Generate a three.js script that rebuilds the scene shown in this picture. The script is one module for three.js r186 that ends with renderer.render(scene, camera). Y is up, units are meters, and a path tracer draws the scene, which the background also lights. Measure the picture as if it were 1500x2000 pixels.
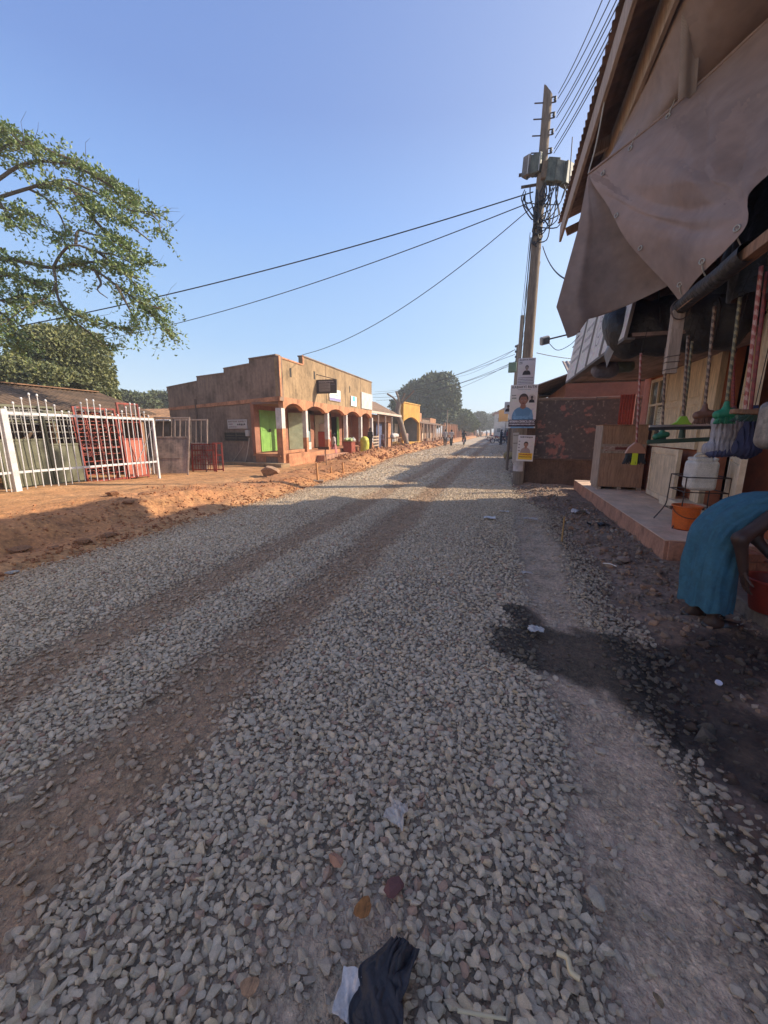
import * as THREE from 'three';
import { mergeGeometries, mergeVertices } from 'three/addons/utils/BufferGeometryUtils.js';
import { ConvexGeometry } from 'three/addons/geometries/ConvexGeometry.js';
import { RoundedBoxGeometry } from 'three/addons/geometries/RoundedBoxGeometry.js';
import { MarchingCubes } from 'three/addons/objects/MarchingCubes.js';

// ---------------------------------------------------------------- camera, sky, sun, exposure
const V = (x, y, z) => new THREE.Vector3(x, y, z);
const RAD = Math.PI / 180;
const scene = new THREE.Scene();
const camera = new THREE.PerspectiveCamera(106.26, 0.75, 0.05, 3000);
camera.position.set(0, 1.5, 0);
camera.rotation.order = 'YXZ';
camera.rotation.set(-11.823 * RAD, 16.639 * RAD, 0);
camera.updateMatrixWorld();
const renderer = new THREE.WebGLRenderer({ antialias: true });
renderer.toneMapping = THREE.LinearToneMapping;
renderer.shadowMap.enabled = true;
renderer.setSize(768, 1024);

const SUNDIR = V(.917 * Math.cos(31 * RAD), Math.sin(31 * RAD), -.40 * Math.cos(31 * RAD)).normalize();
const clamp0 = x => Math.min(1, Math.max(-1, x));
const EXPO = 1.5;
{ // clear morning sky: colours by height as in the photograph, brightness round the sun after the CIE clear sky
  const W = 512, Hh = 256, d = new Float32Array(W * Hh * 4), K = 1.3 / EXPO;
  const stops = [[-90, .30, .24, .18], [-2, .50, .50, .48], [0, .60, .70, .78], [3, .56, .69, .80], [11.5, .366, .533, .791], [25, .242, .386, .723], [34, .184, .283, .584], [48, .145, .228, .51], [90, .11, .18, .43]];
  for (let j = 0; j < Hh; j++) {
    const el = (j + .5) / Hh * 180 - 90, er = el * RAD;
    let k = 0; while (k < stops.length - 2 && el > stops[k + 1][0]) k++;
    const a = stops[k], b = stops[k + 1], t = Math.min(1, Math.max(0, (el - a[0]) / (b[0] - a[0])));
    const c0 = [0, 1, 2].map(c => a[c + 1] + (b[c + 1] - a[c + 1]) * t), lum = .25 * c0[0] + .65 * c0[1] + .1 * c0[2];
    for (let i = 0; i < W; i++) {
      const o = (j * W + i) * 4, az = ((i + .5) / W - .5) * 2 * Math.PI;
      const cs = clamp0(Math.cos(az) * Math.cos(er) * SUNDIR.x + Math.sin(er) * SUNDIR.y + Math.sin(az) * Math.cos(er) * SUNDIR.z), g = Math.acos(cs);
      const f = el > -2 ? 7 * (Math.exp(-3.2 * g) - .009) + .40 * cs * cs : 0, add = Math.max(-.05, f) * lum;
      d[o] = K * (c0[0] * .95 + add * 1.05); d[o + 1] = K * (c0[1] + add); d[o + 2] = K * (c0[2] + add * .82); d[o + 3] = 1;
    }
  }
  const t = new THREE.DataTexture(d, W, Hh, THREE.RGBAFormat, THREE.FloatType);
  t.mapping = THREE.EquirectangularReflectionMapping; t.magFilter = THREE.LinearFilter; t.minFilter = THREE.LinearFilter; t.needsUpdate = true;
  scene.background = t; scene.environment = t;
}
renderer.toneMappingExposure = EXPO;
const sun = new THREE.DirectionalLight(new THREE.Color(1.0, .86, .68), 5.0);
sun.position.copy(SUNDIR).multiplyScalar(120).add(V(-4, 0, -25)); sun.target.position.set(-4, 0, -25);
sun.castShadow = true; sun.shadow.mapSize.set(4096, 4096); sun.shadow.radius = 1.2;
Object.assign(sun.shadow.camera, { left: -60, right: 60, top: 50, bottom: -50, near: 1, far: 300 });
scene.add(sun, sun.target);

// ---------------------------------------------------------------- helpers
const ray = (u, v) => V((u - 750) / 750, -(v - 1000) / 750, -1).applyEuler(camera.rotation);
const CAM = V(0, 1.5, 0);
const G = (u, v, y = 0) => { const d = ray(u, v); return CAM.clone().addScaledVector(d, (y - 1.5) / d.y); };
const X = (u, v, x) => { const d = ray(u, v); return CAM.clone().addScaledVector(d, x / d.x); };
const Z = (u, v, z) => { const d = ray(u, v); return CAM.clone().addScaledVector(d, z / d.z); };
const PL = (u, v, p, n) => { const d = ray(u, v); return CAM.clone().addScaledVector(d, p.clone().sub(CAM).dot(n) / d.dot(n)); };
const RG = (u, v, range) => { const d = ray(u, v); return CAM.clone().addScaledVector(d, range / Math.hypot(d.x, d.z)); };
function rng(s) { return () => { s |= 0; s = s + 0x6D2B79F5 | 0; let t = Math.imul(s ^ s >>> 15, 1 | s); t = t + Math.imul(t ^ t >>> 7, 61 | t) ^ t; return ((t ^ t >>> 14) >>> 0) / 4294967296; }; }
const R = rng(7);
const rr = (a, b) => a + (b - a) * R();
const clamp = (x, a = 0, b = 1) => Math.min(b, Math.max(a, x));
const ss = (a, b, x) => { const t = clamp((x - a) / (b - a)); return t * t * (3 - 2 * t); };
const mix = (a, b, t) => a + (b - a) * t;
const mix3 = (a, b, t) => [mix(a[0], b[0], t), mix(a[1], b[1], t), mix(a[2], b[2], t)];
function h2(x, y, s = 0) { let h = Math.imul(x, 374761393) + Math.imul(y, 668265263) + Math.imul(s, 1274126177); h = Math.imul(h ^ h >>> 13, 1274126177); return ((h ^ h >>> 16) >>> 0) / 4294967296; }
function nz(x, y, s = 0) { const i = Math.floor(x), j = Math.floor(y), u = x - i, v = y - j, a = u * u * (3 - 2 * u), b = v * v * (3 - 2 * v); return mix(mix(h2(i, j, s), h2(i + 1, j, s), a), mix(h2(i, j + 1, s), h2(i + 1, j + 1, s), a), b); }
const fb = (x, y, s = 0, o = 4) => { let r = 0, a = .5, t = 0; for (let k = 0; k < o; k++) { r += a * nz(x, y, s + k * 17); t += a; a *= .5; x *= 2.03; y *= 2.03; } return r / t; };
// periodic noise for tiling textures
function pz(x, y, p, s) { const i = Math.floor(x), j = Math.floor(y), u = x - i, v = y - j, a = u * u * (3 - 2 * u), b = v * v * (3 - 2 * v), m = k => ((k % p) + p) % p; return mix(mix(h2(m(i), m(j), s), h2(m(i + 1), m(j), s), a), mix(h2(m(i), m(j + 1), s), h2(m(i + 1), m(j + 1), s), a), b); }
const pf = (u, v, p, s, o = 5) => { let r = 0, a = .5, t = 0; for (let k = 0; k < o; k++) { r += a * pz(u * p, v * p, p, s + k * 31); t += a; a *= .55; p *= 2; } return r / t; };
const enc = c => Math.round(255 * clamp(c <= .0031308 ? c * 12.92 : 1.055 * Math.pow(c, 1 / 2.4) - .055));
function tex(n, fn, srgb = true) {
  const d = new Uint8Array(n * n * 4);
  for (let j = 0; j < n; j++) for (let i = 0; i < n; i++) { const c = fn(i / n, j / n), o = (j * n + i) * 4; for (let k = 0; k < 3; k++) d[o + k] = srgb ? enc(c[k] ?? c[0]) : Math.round(255 * clamp(c[k] ?? c[0])); d[o + 3] = 255; }
  const t = new THREE.DataTexture(d, n, n); t.wrapS = t.wrapT = THREE.RepeatWrapping; t.magFilter = THREE.LinearFilter; t.minFilter = THREE.LinearMipmapLinearFilter; t.generateMipmaps = true; if (srgb) t.colorSpace = THREE.SRGBColorSpace; t.needsUpdate = true; return t;
}
const T = {
  plaster: tex(512, (u, v) => { const a = pf(u, v, 4, 1), b = pf(u, v, 32, 9, 3), s = pf(u, v, 8, 44, 3); const k = .62 + .5 * (a - .35) + .22 * (b - .5); return [k, k * (1 - .12 * s), k * (1 - .22 * s)]; }),
  stain: tex(512, (u, v) => { const st = pf(u * 6 % 1, v, 4, 3, 3) * .6 + pz(u * 48, v * 6, 48, 5) * .4; const a = pf(u, v, 5, 12), b = pf(u, v, 40, 19, 2); const k = clamp(.30 + .75 * a + .4 * (st - .5) + .25 * (b - .5), .12, 1); return [k, k * .96, k * .9]; }),
  fine: tex(512, (u, v) => { const k = .72 + .34 * (pf(u, v, 64, 5, 3) - .5) + .3 * (pf(u, v, 6, 8, 3) - .5); return [k]; }),
  soil: tex(512, (u, v) => { const b = pf(u, v, 48, 21, 3), a = pf(u, v, 8, 3, 4), p = pz(u * 90, v * 90, 90, 4) > .86 ? .22 : 0; const k = .6 + .6 * (b - .5) + .5 * (a - .5) + p; return [k, k * (1 - .08 * (a - .4)), k * (1 - .1 * (b - .4))]; }),
  wood: tex(512, (u, v) => { const w = pf(u, v, 4, 7, 3); const g = pz(u * 60 + w * 4, v * 3, 60, 6), f = pz(u * 128, v * 16, 128, 8); const k = .52 + .35 * g + .2 * (f - .5) + .25 * (w - .5); return [k, k * .97, k * .93]; }),
  rust: tex(512, (u, v) => { const a = pf(u, v, 6, 31), b = pf(u, v, 30, 36, 3), s = pz(u * 40, v * 3, 40, 5); const k = clamp(.35 + .75 * (a - .2) + .3 * (b - .5) + .2 * (s - .5), .15, 1); return [k, k * (.93 - .1 * a), k * (.88 - .16 * a)]; }),
  cloth: tex(256, (u, v) => { const k = .75 + .14 * Math.sin(u * 256 * .8) * Math.sin(v * 256 * .8) + .3 * (pf(u, v, 8, 3, 4) - .5); return [k]; }),
  bumpF: tex(512, (u, v) => [pf(u, v, 40, 71, 4)], false),
  bumpC: tex(512, (u, v) => [pf(u, v, 10, 77, 5)], false),
};
const tcache = {};
function tx(name, rep) { const k = name + rep; if (!tcache[k]) { const t = T[name].clone(); t.repeat.set(1 / rep, 1 / rep); t.needsUpdate = true; tcache[k] = t; } return tcache[k]; }
// linear rgb colour, map tiled every `rep` metres
function M(c, o = {}) {
  const m = new (o.phys ? THREE.MeshPhysicalMaterial : THREE.MeshStandardMaterial)({ roughness: o.r ?? .85, metalness: o.metal ?? 0, side: o.two ? THREE.DoubleSide : THREE.FrontSide });
  m.color.setRGB(c[0], c[1], c[2]);
  if (o.map) m.map = tx(o.map, o.rep ?? 2);
  if (o.bump) { m.bumpMap = tx(o.bumpTex ?? 'bumpF', o.brep ?? 1); m.bumpScale = o.bump; }
  if (o.vc) m.vertexColors = true;
  if (o.tr) { m.transmission = o.tr; m.thickness = 0; }
  if (o.cc) { m.clearcoat = o.cc; m.clearcoatRoughness = .3; }
  return m;
}
function uvm(g) { // box-mapped uv in metres
  if (g.index) g = g.toNonIndexed();
  if (!g.attributes.normal) g.computeVertexNormals();
  const p = g.attributes.position, n = p.count, uv = new Float32Array(n * 2);
  const a = V(), b = V(), c = V();
  for (let i = 0; i < n; i += 3) {
    a.fromBufferAttribute(p, i); b.fromBufferAttribute(p, i + 1); c.fromBufferAttribute(p, i + 2);
    const nx = Math.abs((b.y - a.y) * (c.z - a.z) - (b.z - a.z) * (c.y - a.y)), ny = Math.abs((b.z - a.z) * (c.x - a.x) - (b.x - a.x) * (c.z - a.z)), nzz = Math.abs((b.x - a.x) * (c.y - a.y) - (b.y - a.y) * (c.x - a.x));
    [a, b, c].forEach((q, k) => { const o = (i + k) * 2; if (nx >= ny && nx >= nzz) { uv[o] = q.z; uv[o + 1] = q.y; } else if (ny >= nzz) { uv[o] = q.x; uv[o + 1] = q.z; } else { uv[o] = q.x; uv[o + 1] = q.y; } });
  }
  g.setAttribute('uv', new THREE.BufferAttribute(uv, 2)); return g;
}
function clean(g, keepUV) {
  let q = keepUV ? (g.index ? g.toNonIndexed() : g) : uvm(g);
  if (!q.attributes.normal) q.computeVertexNormals();
  for (const k of Object.keys(q.attributes)) if (!['position', 'normal', 'uv', 'color'].includes(k)) q.deleteAttribute(k);
  q.morphAttributes = {}; return q;
}
const names = {};
const numbered = n => { const k = names[n] = (names[n] ?? -1) + 1; return k ? n + '_' + String(k).padStart(3, '0') : n; };
function shad(o) { o.traverse(m => { if (m.isMesh) { m.castShadow = true; m.receiveShadow = true; } }); return o; }
function obj(name, geos, mat, parent, o = {}) {
  geos = [].concat(geos).map(g => clean(g, o.uv));
  const g = geos.length > 1 ? mergeGeometries(geos) : geos[0];
  const m = new THREE.Mesh(g, mat); m.castShadow = m.receiveShadow = true;
  if (parent) { m.name = name; m._wb = parent._wb; if (m._wb) g.translate(-m._wb.x, -m._wb.y, -m._wb.z); parent.add(m); }
  else { m.name = numbered(name); scene.add(m); }
  if (o.label) m.userData.label = o.label;
  return m;
}
function base(name, label, category, b = V(0, 0, 0), group) { // world-built thing: parts are given in world metres, moved to the base
  const t = new THREE.Group(); t.name = numbered(name); t.position.copy(b); t._wb = b.clone(); t.userData = { label, category }; if (group) t.userData.group = group; scene.add(t); return t;
}
function local(name, label, category, group) { const t = new THREE.Group(); t.name = numbered(name); t.userData = { label, category }; if (group) t.userData.group = group; scene.add(t); return t; }
function copy(t, pos, ry, label, s) { const c = t.clone(); c.name = numbered(t.name.replace(/_\d+$/, '')); c.userData = { ...t.userData }; if (label) c.userData.label = label; c.position.copy(pos); c.rotation.y = ry ?? 0; if (s) c.scale.setScalar(s); scene.add(c); return c; }
function tag(m, label, category, group) { m.userData.label = label; m.userData.category = category; if (group) m.userData.group = group; return m; }
// one-mesh thing with its origin at b
function solo(name, geos, mat, b, label, category, group, o = {}) { const m = obj(name, geos, mat, null, o); if (b) { m.geometry.translate(-b.x, -b.y, -b.z); m.position.copy(b); } return tag(m, label, category, group); }
const E3 = new THREE.Euler(), Q4 = new THREE.Quaternion(), M4 = new THREE.Matrix4();
function tf(g, p, r = [0, 0, 0]) { M4.compose(V(...p), Q4.setFromEuler(E3.set(...r)), V(1, 1, 1)); return g.applyMatrix4(M4); }
const bx = (w, h, d, p, r, bev) => tf(bev ? new RoundedBoxGeometry(w, h, d, 1, Math.min(bev, w / 2.1, h / 2.1, d / 2.1)) : new THREE.BoxGeometry(w, h, d), p, r);
const bb = (x0, x1, y0, y1, z0, z1, bev) => bx(Math.abs(x1 - x0), Math.abs(y1 - y0), Math.abs(z1 - z0), [(x0 + x1) / 2, (y0 + y1) / 2, (z0 + z1) / 2], undefined, bev);
function rod(a, b, r1, r2 = r1, seg = 8, cap = true) { const d = b.clone().sub(a), L = d.length(); const g = new THREE.CylinderGeometry(r2, r1, L, seg, 1, !cap); g.translate(0, L / 2, 0); g.applyQuaternion(new THREE.Quaternion().setFromUnitVectors(V(0, 1, 0), d.normalize())); g.translate(a.x, a.y, a.z); return g; }
function bar(a, b, w, h) { const d = b.clone().sub(a), L = d.length(); const g = new THREE.BoxGeometry(w, h, L); const m = new THREE.Matrix4().lookAt(a, b, Math.abs(d.y) > .95 * L ? V(1, 0, 0) : V(0, 1, 0)); g.applyMatrix4(m); const c = a.clone().add(b).multiplyScalar(.5); g.translate(c.x, c.y, c.z); return g; }
const tube = (pts, r, n = 24, seg = 6) => new THREE.TubeGeometry(new THREE.CatmullRomCurve3(pts), n, r, seg);
function sag(a, b, s, r, n = 20, seg = 5) { const p = []; for (let i = 0; i <= 8; i++) { const t = i / 8, q = a.clone().lerp(b, t); q.y -= s * 4 * t * (1 - t); p.push(q); } return tube(p, r, n, seg); }
// sheet over a grid of points f(s,t), given thickness
function sheet(f, nu, nv, th = .004) {
  const P = [], N = [], idx = [];
  for (let j = 0; j <= nv; j++) for (let i = 0; i <= nu; i++) P.push(f(i / nu, j / nv));
  const at = (i, j) => P[clamp(j, 0, nv) * (nu + 1) + clamp(i, 0, nu)];
  for (let j = 0; j <= nv; j++) for (let i = 0; i <= nu; i++) N.push(at(i + 1, j).clone().sub(at(i - 1, j)).cross(at(i, j + 1).clone().sub(at(i, j - 1))).normalize());
  const n = P.length, pos = [], uv = [];
  for (const s of [.5, -.5]) P.forEach((p, k) => { pos.push(p.x + N[k].x * th * s, p.y + N[k].y * th * s, p.z + N[k].z * th * s); uv.push((k % (nu + 1)) / nu, Math.floor(k / (nu + 1)) / nv); });
  const w = nu + 1;
  for (let j = 0; j < nv; j++) for (let i = 0; i < nu; i++) { const a = j * w + i, b = a + 1, c = a + w, d = c + 1; idx.push(a, b, d, a, d, c, n + a, n + d, n + b, n + a, n + c, n + d); }
  const rim = (a, b) => idx.push(a, n + a, b, b, n + a, n + b);
  for (let i = 0; i < nu; i++) { rim(i, i + 1); rim(nv * w + i + 1, nv * w + i); }
  for (let j = 0; j < nv; j++) { rim((j + 1) * w, j * w); rim(j * w + nu, (j + 1) * w + nu); }
  const g = new THREE.BufferGeometry(); g.setAttribute('position', new THREE.Float32BufferAttribute(pos, 3)); g.setAttribute('uv', new THREE.Float32BufferAttribute(uv, 2)); g.setIndex(idx); g.computeVertexNormals(); return g;
}
// corrugated sheet spanning corner a, along u (ridges run along v)
function corr(a, u, v, pitch = .09, amp = .012, th = .004) { const nrm = u.clone().cross(v).normalize(), L = u.length(), n = Math.min(600, Math.round(L / pitch * 6)); return sheet((s, t) => a.clone().addScaledVector(u, s).addScaledVector(v, t).addScaledVector(nrm, amp * Math.sin(s * L / pitch * Math.PI * 2)), n, 2, th); }
function prism(pts, depth, bev = 0) { const s = new THREE.Shape(pts.map(p => new THREE.Vector2(p[0], p[1]))); return new THREE.ExtrudeGeometry(s, { depth, bevelEnabled: bev > 0, bevelSize: bev, bevelThickness: bev, bevelSegments: 1, curveSegments: 10 }); }
function canvasTex(w, h, draw) { const c = document.createElement('canvas'); c.width = w; c.height = h; draw(c.getContext('2d'), w, h); const t = new THREE.CanvasTexture(c); t.colorSpace = THREE.SRGBColorSpace; return t; }
function printMat(t, r = .7) { const m = new THREE.MeshStandardMaterial({ map: t, roughness: r, side: THREE.DoubleSide }); return m; }
// smooth body from tapered capsules [ax,ay,az, bx,by,bz, ra, rb]
function blob(prims, cell, k = .04, warp) {
  const bb3 = new THREE.Box3(); prims.forEach(p => { const m = Math.max(p[6], p[7]); bb3.expandByPoint(V(p[0] - m, p[1] - m, p[2] - m)).expandByPoint(V(p[0] + m, p[1] + m, p[2] + m)).expandByPoint(V(p[3] - m, p[4] - m, p[5] - m)).expandByPoint(V(p[3] + m, p[4] + m, p[5] + m)); });
  const c = bb3.getCenter(V()), S = bb3.getSize(V()), L = Math.max(S.x, S.y, S.z) * .5 + cell * 4; const n = Math.min(150, Math.ceil(2 * L / cell)), hs = n / 2;
  const mc = new MarchingCubes(n, new THREE.MeshStandardMaterial(), false, false, 120000); mc.isolation = 0;
  const f = mc.field; f.fill(-1);
  const sx = Math.ceil((S.x * .5 + cell * 3) / L * hs), sy = Math.ceil((S.y * .5 + cell * 3) / L * hs), sz = Math.ceil((S.z * .5 + cell * 3) / L * hs);
  for (let z = Math.max(0, hs - sz | 0); z < Math.min(n, hs + sz); z++) for (let y = Math.max(0, hs - sy | 0); y < Math.min(n, hs + sy); y++) for (let x = Math.max(0, hs - sx | 0); x < Math.min(n, hs + sx); x++) {
    const px = c.x + (x - hs) / hs * L, py = c.y + (y - hs) / hs * L, pz_ = c.z + (z - hs) / hs * L; let d = 1e3;
    for (const p of prims) {
      const ex = p[3] - p[0], ey = p[4] - p[1], ez = p[5] - p[2], wx = px - p[0], wy = py - p[1], wz = pz_ - p[2];
      const l2 = ex * ex + ey * ey + ez * ez, t = l2 > 0 ? clamp((wx * ex + wy * ey + wz * ez) / l2) : 0;
      const q = Math.hypot(wx - ex * t, (wy - ey * t), wz - ez * t) - mix(p[6], p[7], t);
      const hh = clamp(.5 + .5 * (d - q) / k); d = d > 900 ? q : mix(d, q, hh) - k * hh * (1 - hh);
    }
    if (warp) d += warp(px, py, pz_);
    f[x + y * n + z * n * n] = -d;
  }
  mc.update();
  const cnt = mc.count, P = new Float32Array(cnt * 3), N = new Float32Array(cnt * 3);
  for (let i = 0; i < cnt; i++) { P[3 * i] = mc.positionArray[3 * i] * L + c.x; P[3 * i + 1] = mc.positionArray[3 * i + 1] * L + c.y; P[3 * i + 2] = mc.positionArray[3 * i + 2] * L + c.z; for (let q = 0; q < 3; q++) N[3 * i + q] = mc.normalArray[3 * i + q]; }
  let g = new THREE.BufferGeometry(); g.setAttribute('position', new THREE.BufferAttribute(P, 3)); g = mergeVertices(g, cell * .02); g.computeVertexNormals(); return g;
}
// leaf builder
class Leaves {
  constructor() { this.p = []; this.c = []; this.i = []; }
  add(o, dir, side, len, wid, col) { // folded diamond leaf
    const b = this.p.length / 3, up = V().crossVectors(dir, side).normalize();
    const m = o.clone().addScaledVector(dir, len * .45);
    for (const q of [o, m.clone().addScaledVector(side, wid).addScaledVector(up, wid * .35), o.clone().addScaledVector(dir, len).addScaledVector(up, -len * .12), m.clone().addScaledVector(side, -wid).addScaledVector(up, wid * .35)]) this.p.push(q.x, q.y, q.z);
    for (let k = 0; k < 4; k++) this.c.push(...col);
    this.i.push(b, b + 1, b + 2, b, b + 2, b + 3);
  }
  geo() { const g = new THREE.BufferGeometry(); g.setAttribute('position', new THREE.Float32BufferAttribute(this.p, 3)); g.setAttribute('color', new THREE.Float32BufferAttribute(this.c, 3)); g.setIndex(this.i); g.computeVertexNormals(); return g; }
}
function rndDir(rn) { const z = rn() * 2 - 1, a = rn() * 6.2832, s = Math.sqrt(1 - z * z); return V(s * Math.cos(a), z, s * Math.sin(a)); }
// ---------------------------------------------------------------- ground and road
const roadL = z => -4.92 + .22 * (nz(z * .9, 3.3, 5) - .5) + .10 * (nz(z * 4, 1, 6) - .5) - 1.25 * ss(-9, -26, z);
const roadR = z => mix(1.02, .42, ss(-6.5, -10.5, z)) + .5 * ss(-14, -30, z) + .26 * (nz(z * 1.1, 8.3, 7) - .5) + .12 * (nz(z * 5, 2, 8) - .5);
const roadY = (x, z) => .012 * (fb(x * .8, z * .8, 3) - .5) - .018 * band(x, z) - .02 * ss(.2, .45, x) * ss(.9, .5, x);
function band(x, z) { // soil tracks worn along the road
  const w = .18 * (fb(z * .35, x * .3, 11) - .5), r = .35 * (fb(x * 3, z * 1.3, 12) - .5) + .5 * (fb(x * 9, z * 9, 13, 3) - .5);
  const a = 1 - ss(.15, .40, Math.abs(x + 1.60 + w) + r * .30), b = 1 - ss(.14, .36, Math.abs(x + 2.74 - w) + r * .24);
  return Math.max(a, b * .9);
}
function dusty(x, z) { // fine compacted dust along the right wheel path, and a small bare patch
  const r = fb(x * 2.5, z * 1.1, 21) - .5 + .5 * (fb(x * 9, z * 9, 22, 3) - .5);
  const a = ss(.28, .40, x + r * .22) * (1 - ss(.66, .86, x + r * .3));
  const b = 1 - ss(.10, .26, Math.hypot(x + .38, (z + .72) * .8) + r * .12);
  return Math.max(a * ss(-11, -5, z), b * .8);
}
function wet(x, z) { // water thrown out from the shop steps
  const r = .55 * (fb(x * 3, z * 3, 31) - .5) + .55 * (fb(x * 13, z * 13, 32, 3) - .5);
  const seg = (ax, az, bx_, bz, w) => { const ex = bx_ - ax, ez = bz - az, t = clamp(((x - ax) * ex + (z - az) * ez) / (ex * ex + ez * ez)); return Math.hypot(x - ax - ex * t, z - az - ez * t) / w; };
  const d = Math.min(seg(1.35, -1.9, .72, -2.75, .36), seg(.75, -2.6, .36, -2.75, .36), seg(.4, -2.8, .25, -3.25, .16), seg(1.5, -1.4, 1.3, -2.0, .36), seg(1.1, -2.5, 1.75, -3.0, .30));
  return 1 - ss(.78, 1.08, d + r);
}
function roadCol(x, z) {
  const g = .85 + .3 * fb(x * 1.3, z * .6, 41);
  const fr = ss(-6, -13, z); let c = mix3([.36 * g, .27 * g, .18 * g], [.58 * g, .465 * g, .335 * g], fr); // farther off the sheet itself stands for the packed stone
  c = mix3(c, [.43, .275, .16], band(x, z));
  c = mix3(c, [.62, .455, .31], dusty(x, z));
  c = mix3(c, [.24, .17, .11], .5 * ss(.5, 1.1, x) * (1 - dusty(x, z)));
  const e = Math.min(x - roadL(z), 9); c = mix3([.36, .185, .085], c, ss(-.05, .45, e + .3 * (nz(x * 3, z * 3, 4) - .5)));
  const w = wet(x, z); return [c[0] * (1 - .76 * w), c[1] * (1 - .77 * w), c[2] * (1 - .78 * w)];
}
function groundY(x, z) {
  const l = roadL(z), r = roadR(z); let y;
  if (x < l + .05) {
    const d = l - x; // metres out from the road edge
    const near = ss(-1, -3, z) * ss(-9.5, -6.5, z), far = ss(-13, -18, z);
    y = -.03 + .10 * ss(0, .5, d) * (1 - .3 * near);
    y += near * .26 * ss(.55, 1.25, d + .5 * (fb(x * .9, z * .9, 50) - .5)) * (1 - .35 * ss(1.8, 3.2, d));
    y += far * (.34 * ss(.2, 1.0, d) * (1 - ss(1.6, 2.8, d)) * (.35 + fb(x * .7, z * .35, 51)));
    y += .10 * ss(-7.5, -9, z) * ss(-14, -11, z) * ss(.3, .9, d) * (1 - ss(1.5, 2.2, d)) * (.4 + fb(x, z, 58));
    const rough = ss(.1, .6, d) * (1 - .75 * ss(2.2, 3.4, d));
    y += rough * (.13 * (fb(x * 2.3, z * 2.3, 52) - .5) + .09 * Math.abs(fb(x * 6, z * 6, 53) - .5) + .03 * (fb(x * 16, z * 16, 55, 2) - .5));
    y += .025 * (fb(x * 1.2, z * 1.2, 54) - .5);
  } else if (x > r - .05) {
    const d = x - r;
    y = -.03 + .05 * ss(0, .4, d) + ss(.05, .4, d) * (.09 * (fb(x * 3, z * 3, 56) - .45) + .05 * (fb(x * 9, z * 9, 57, 3) - .5)) - .03 * ss(1, 2, d);
  } else y = -.05;
  return y;
}
function groundCol(x, z) {
  const a = fb(x * .7, z * .7, 61), b = fb(x * 5, z * 5, 62, 3);
  if (x < -2) {
    const d = roadL(z) - x; let c = mix3([.50, .235, .088], [.60, .33, .15], clamp(a * 1.5 - .3 + .6 * (b - .5)));
    c = mix3(c, [.38, .15, .06], ss(.2, .7, d) * (1 - ss(1.4, 2.6, d)) * clamp(.35 + 1.1 * (b - .4)));
    return c;
  }
  return mix3([.21, .125, .08], [.36, .25, .175], clamp(a * 1.3 - .2 + (b - .5))).map(v => v * (1 - .72 * wet(x, z)));
}
function axis(list) { const o = []; for (const [a, b, s] of list) { const n = Math.max(1, Math.round(Math.abs(b - a) / s)); for (let i = 0; i < n; i++) o.push(a + (b - a) * i / n); } o.push(list[list.length - 1][1]); return o; }
function gridMesh(xs, zs, fx, fy, fc) {
  const nx = xs.length, nzz = zs.length, P = new Float32Array(nx * nzz * 3), C = new Float32Array(nx * nzz * 3), U = new Float32Array(nx * nzz * 2), I = [];
  let k = 0; for (const z of zs) for (const s of xs) { const x = fx(s, z), c = fc(x, z); P[3 * k] = x; P[3 * k + 1] = fy(x, z); P[3 * k + 2] = z; C.set(c, 3 * k); U[2 * k] = x; U[2 * k + 1] = z; k++; }
  for (let j = 0; j < nzz - 1; j++) for (let i = 0; i < nx - 1; i++) { const a = j * nx + i; I.push(a, a + 1, a + nx, a + 1, a + nx + 1, a + nx); }
  const g = new THREE.BufferGeometry(); g.setAttribute('position', new THREE.BufferAttribute(P, 3)); g.setAttribute('uv', new THREE.BufferAttribute(U, 2)); g.setAttribute('color', new THREE.BufferAttribute(C, 3)); g.setIndex(I); g.computeVertexNormals(); return g;
}
const matSoil = M([1.35, 1.35, 1.35], { map: 'soil', rep: 1.7, vc: true, r: .95, bump: .012, bumpTex: 'bumpF', brep: .9 });
const matRoad = M([1.3, 1.3, 1.3], { map: 'soil', rep: .9, vc: true, r: .95, bump: .014, bumpTex: 'bumpF', brep: .42 });
{
  const xs = axis([[-420, -120, 30], [-120, -40, 8], [-40, -18, 2], [-18, -9, .35], [-9, -8, .14], [-8, -4.6, .075], [-4.6, .3, .6], [.3, 2.6, .075], [2.6, 5, .4], [5, 30, 3], [30, 400, 40]]);
  const zs = axis([[60, 8, 6], [8, 2, .5], [2, -14, .085], [-14, -30, .16], [-30, -60, .5], [-60, -160, 2.5], [-160, -900, 30]]);
  const m = new THREE.Mesh(gridMesh(xs, zs, s => s, groundY, groundCol), matSoil); m.name = 'ground'; m.receiveShadow = m.castShadow = true; m.userData = { kind: 'structure' }; scene.add(m);
}
const road = new THREE.Group(); road.name = 'gravel_road'; road.userData = { kind: 'structure', label: 'grey gravel road with brown soil tracks' }; scene.add(road);
{
  const xs = axis([[0, 1, 1 / 92]]), zs = axis([[14, 2, .8], [2, -9, .065], [-9, -20, .13], [-20, -50, .4], [-50, -170, 2]]);
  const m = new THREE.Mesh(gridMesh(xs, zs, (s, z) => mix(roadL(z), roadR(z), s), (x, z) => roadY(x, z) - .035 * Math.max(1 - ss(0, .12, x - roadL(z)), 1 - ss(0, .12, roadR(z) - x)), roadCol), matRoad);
  m.name = 'road_surface'; m.receiveShadow = m.castShadow = true; road.add(m);
}
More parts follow.
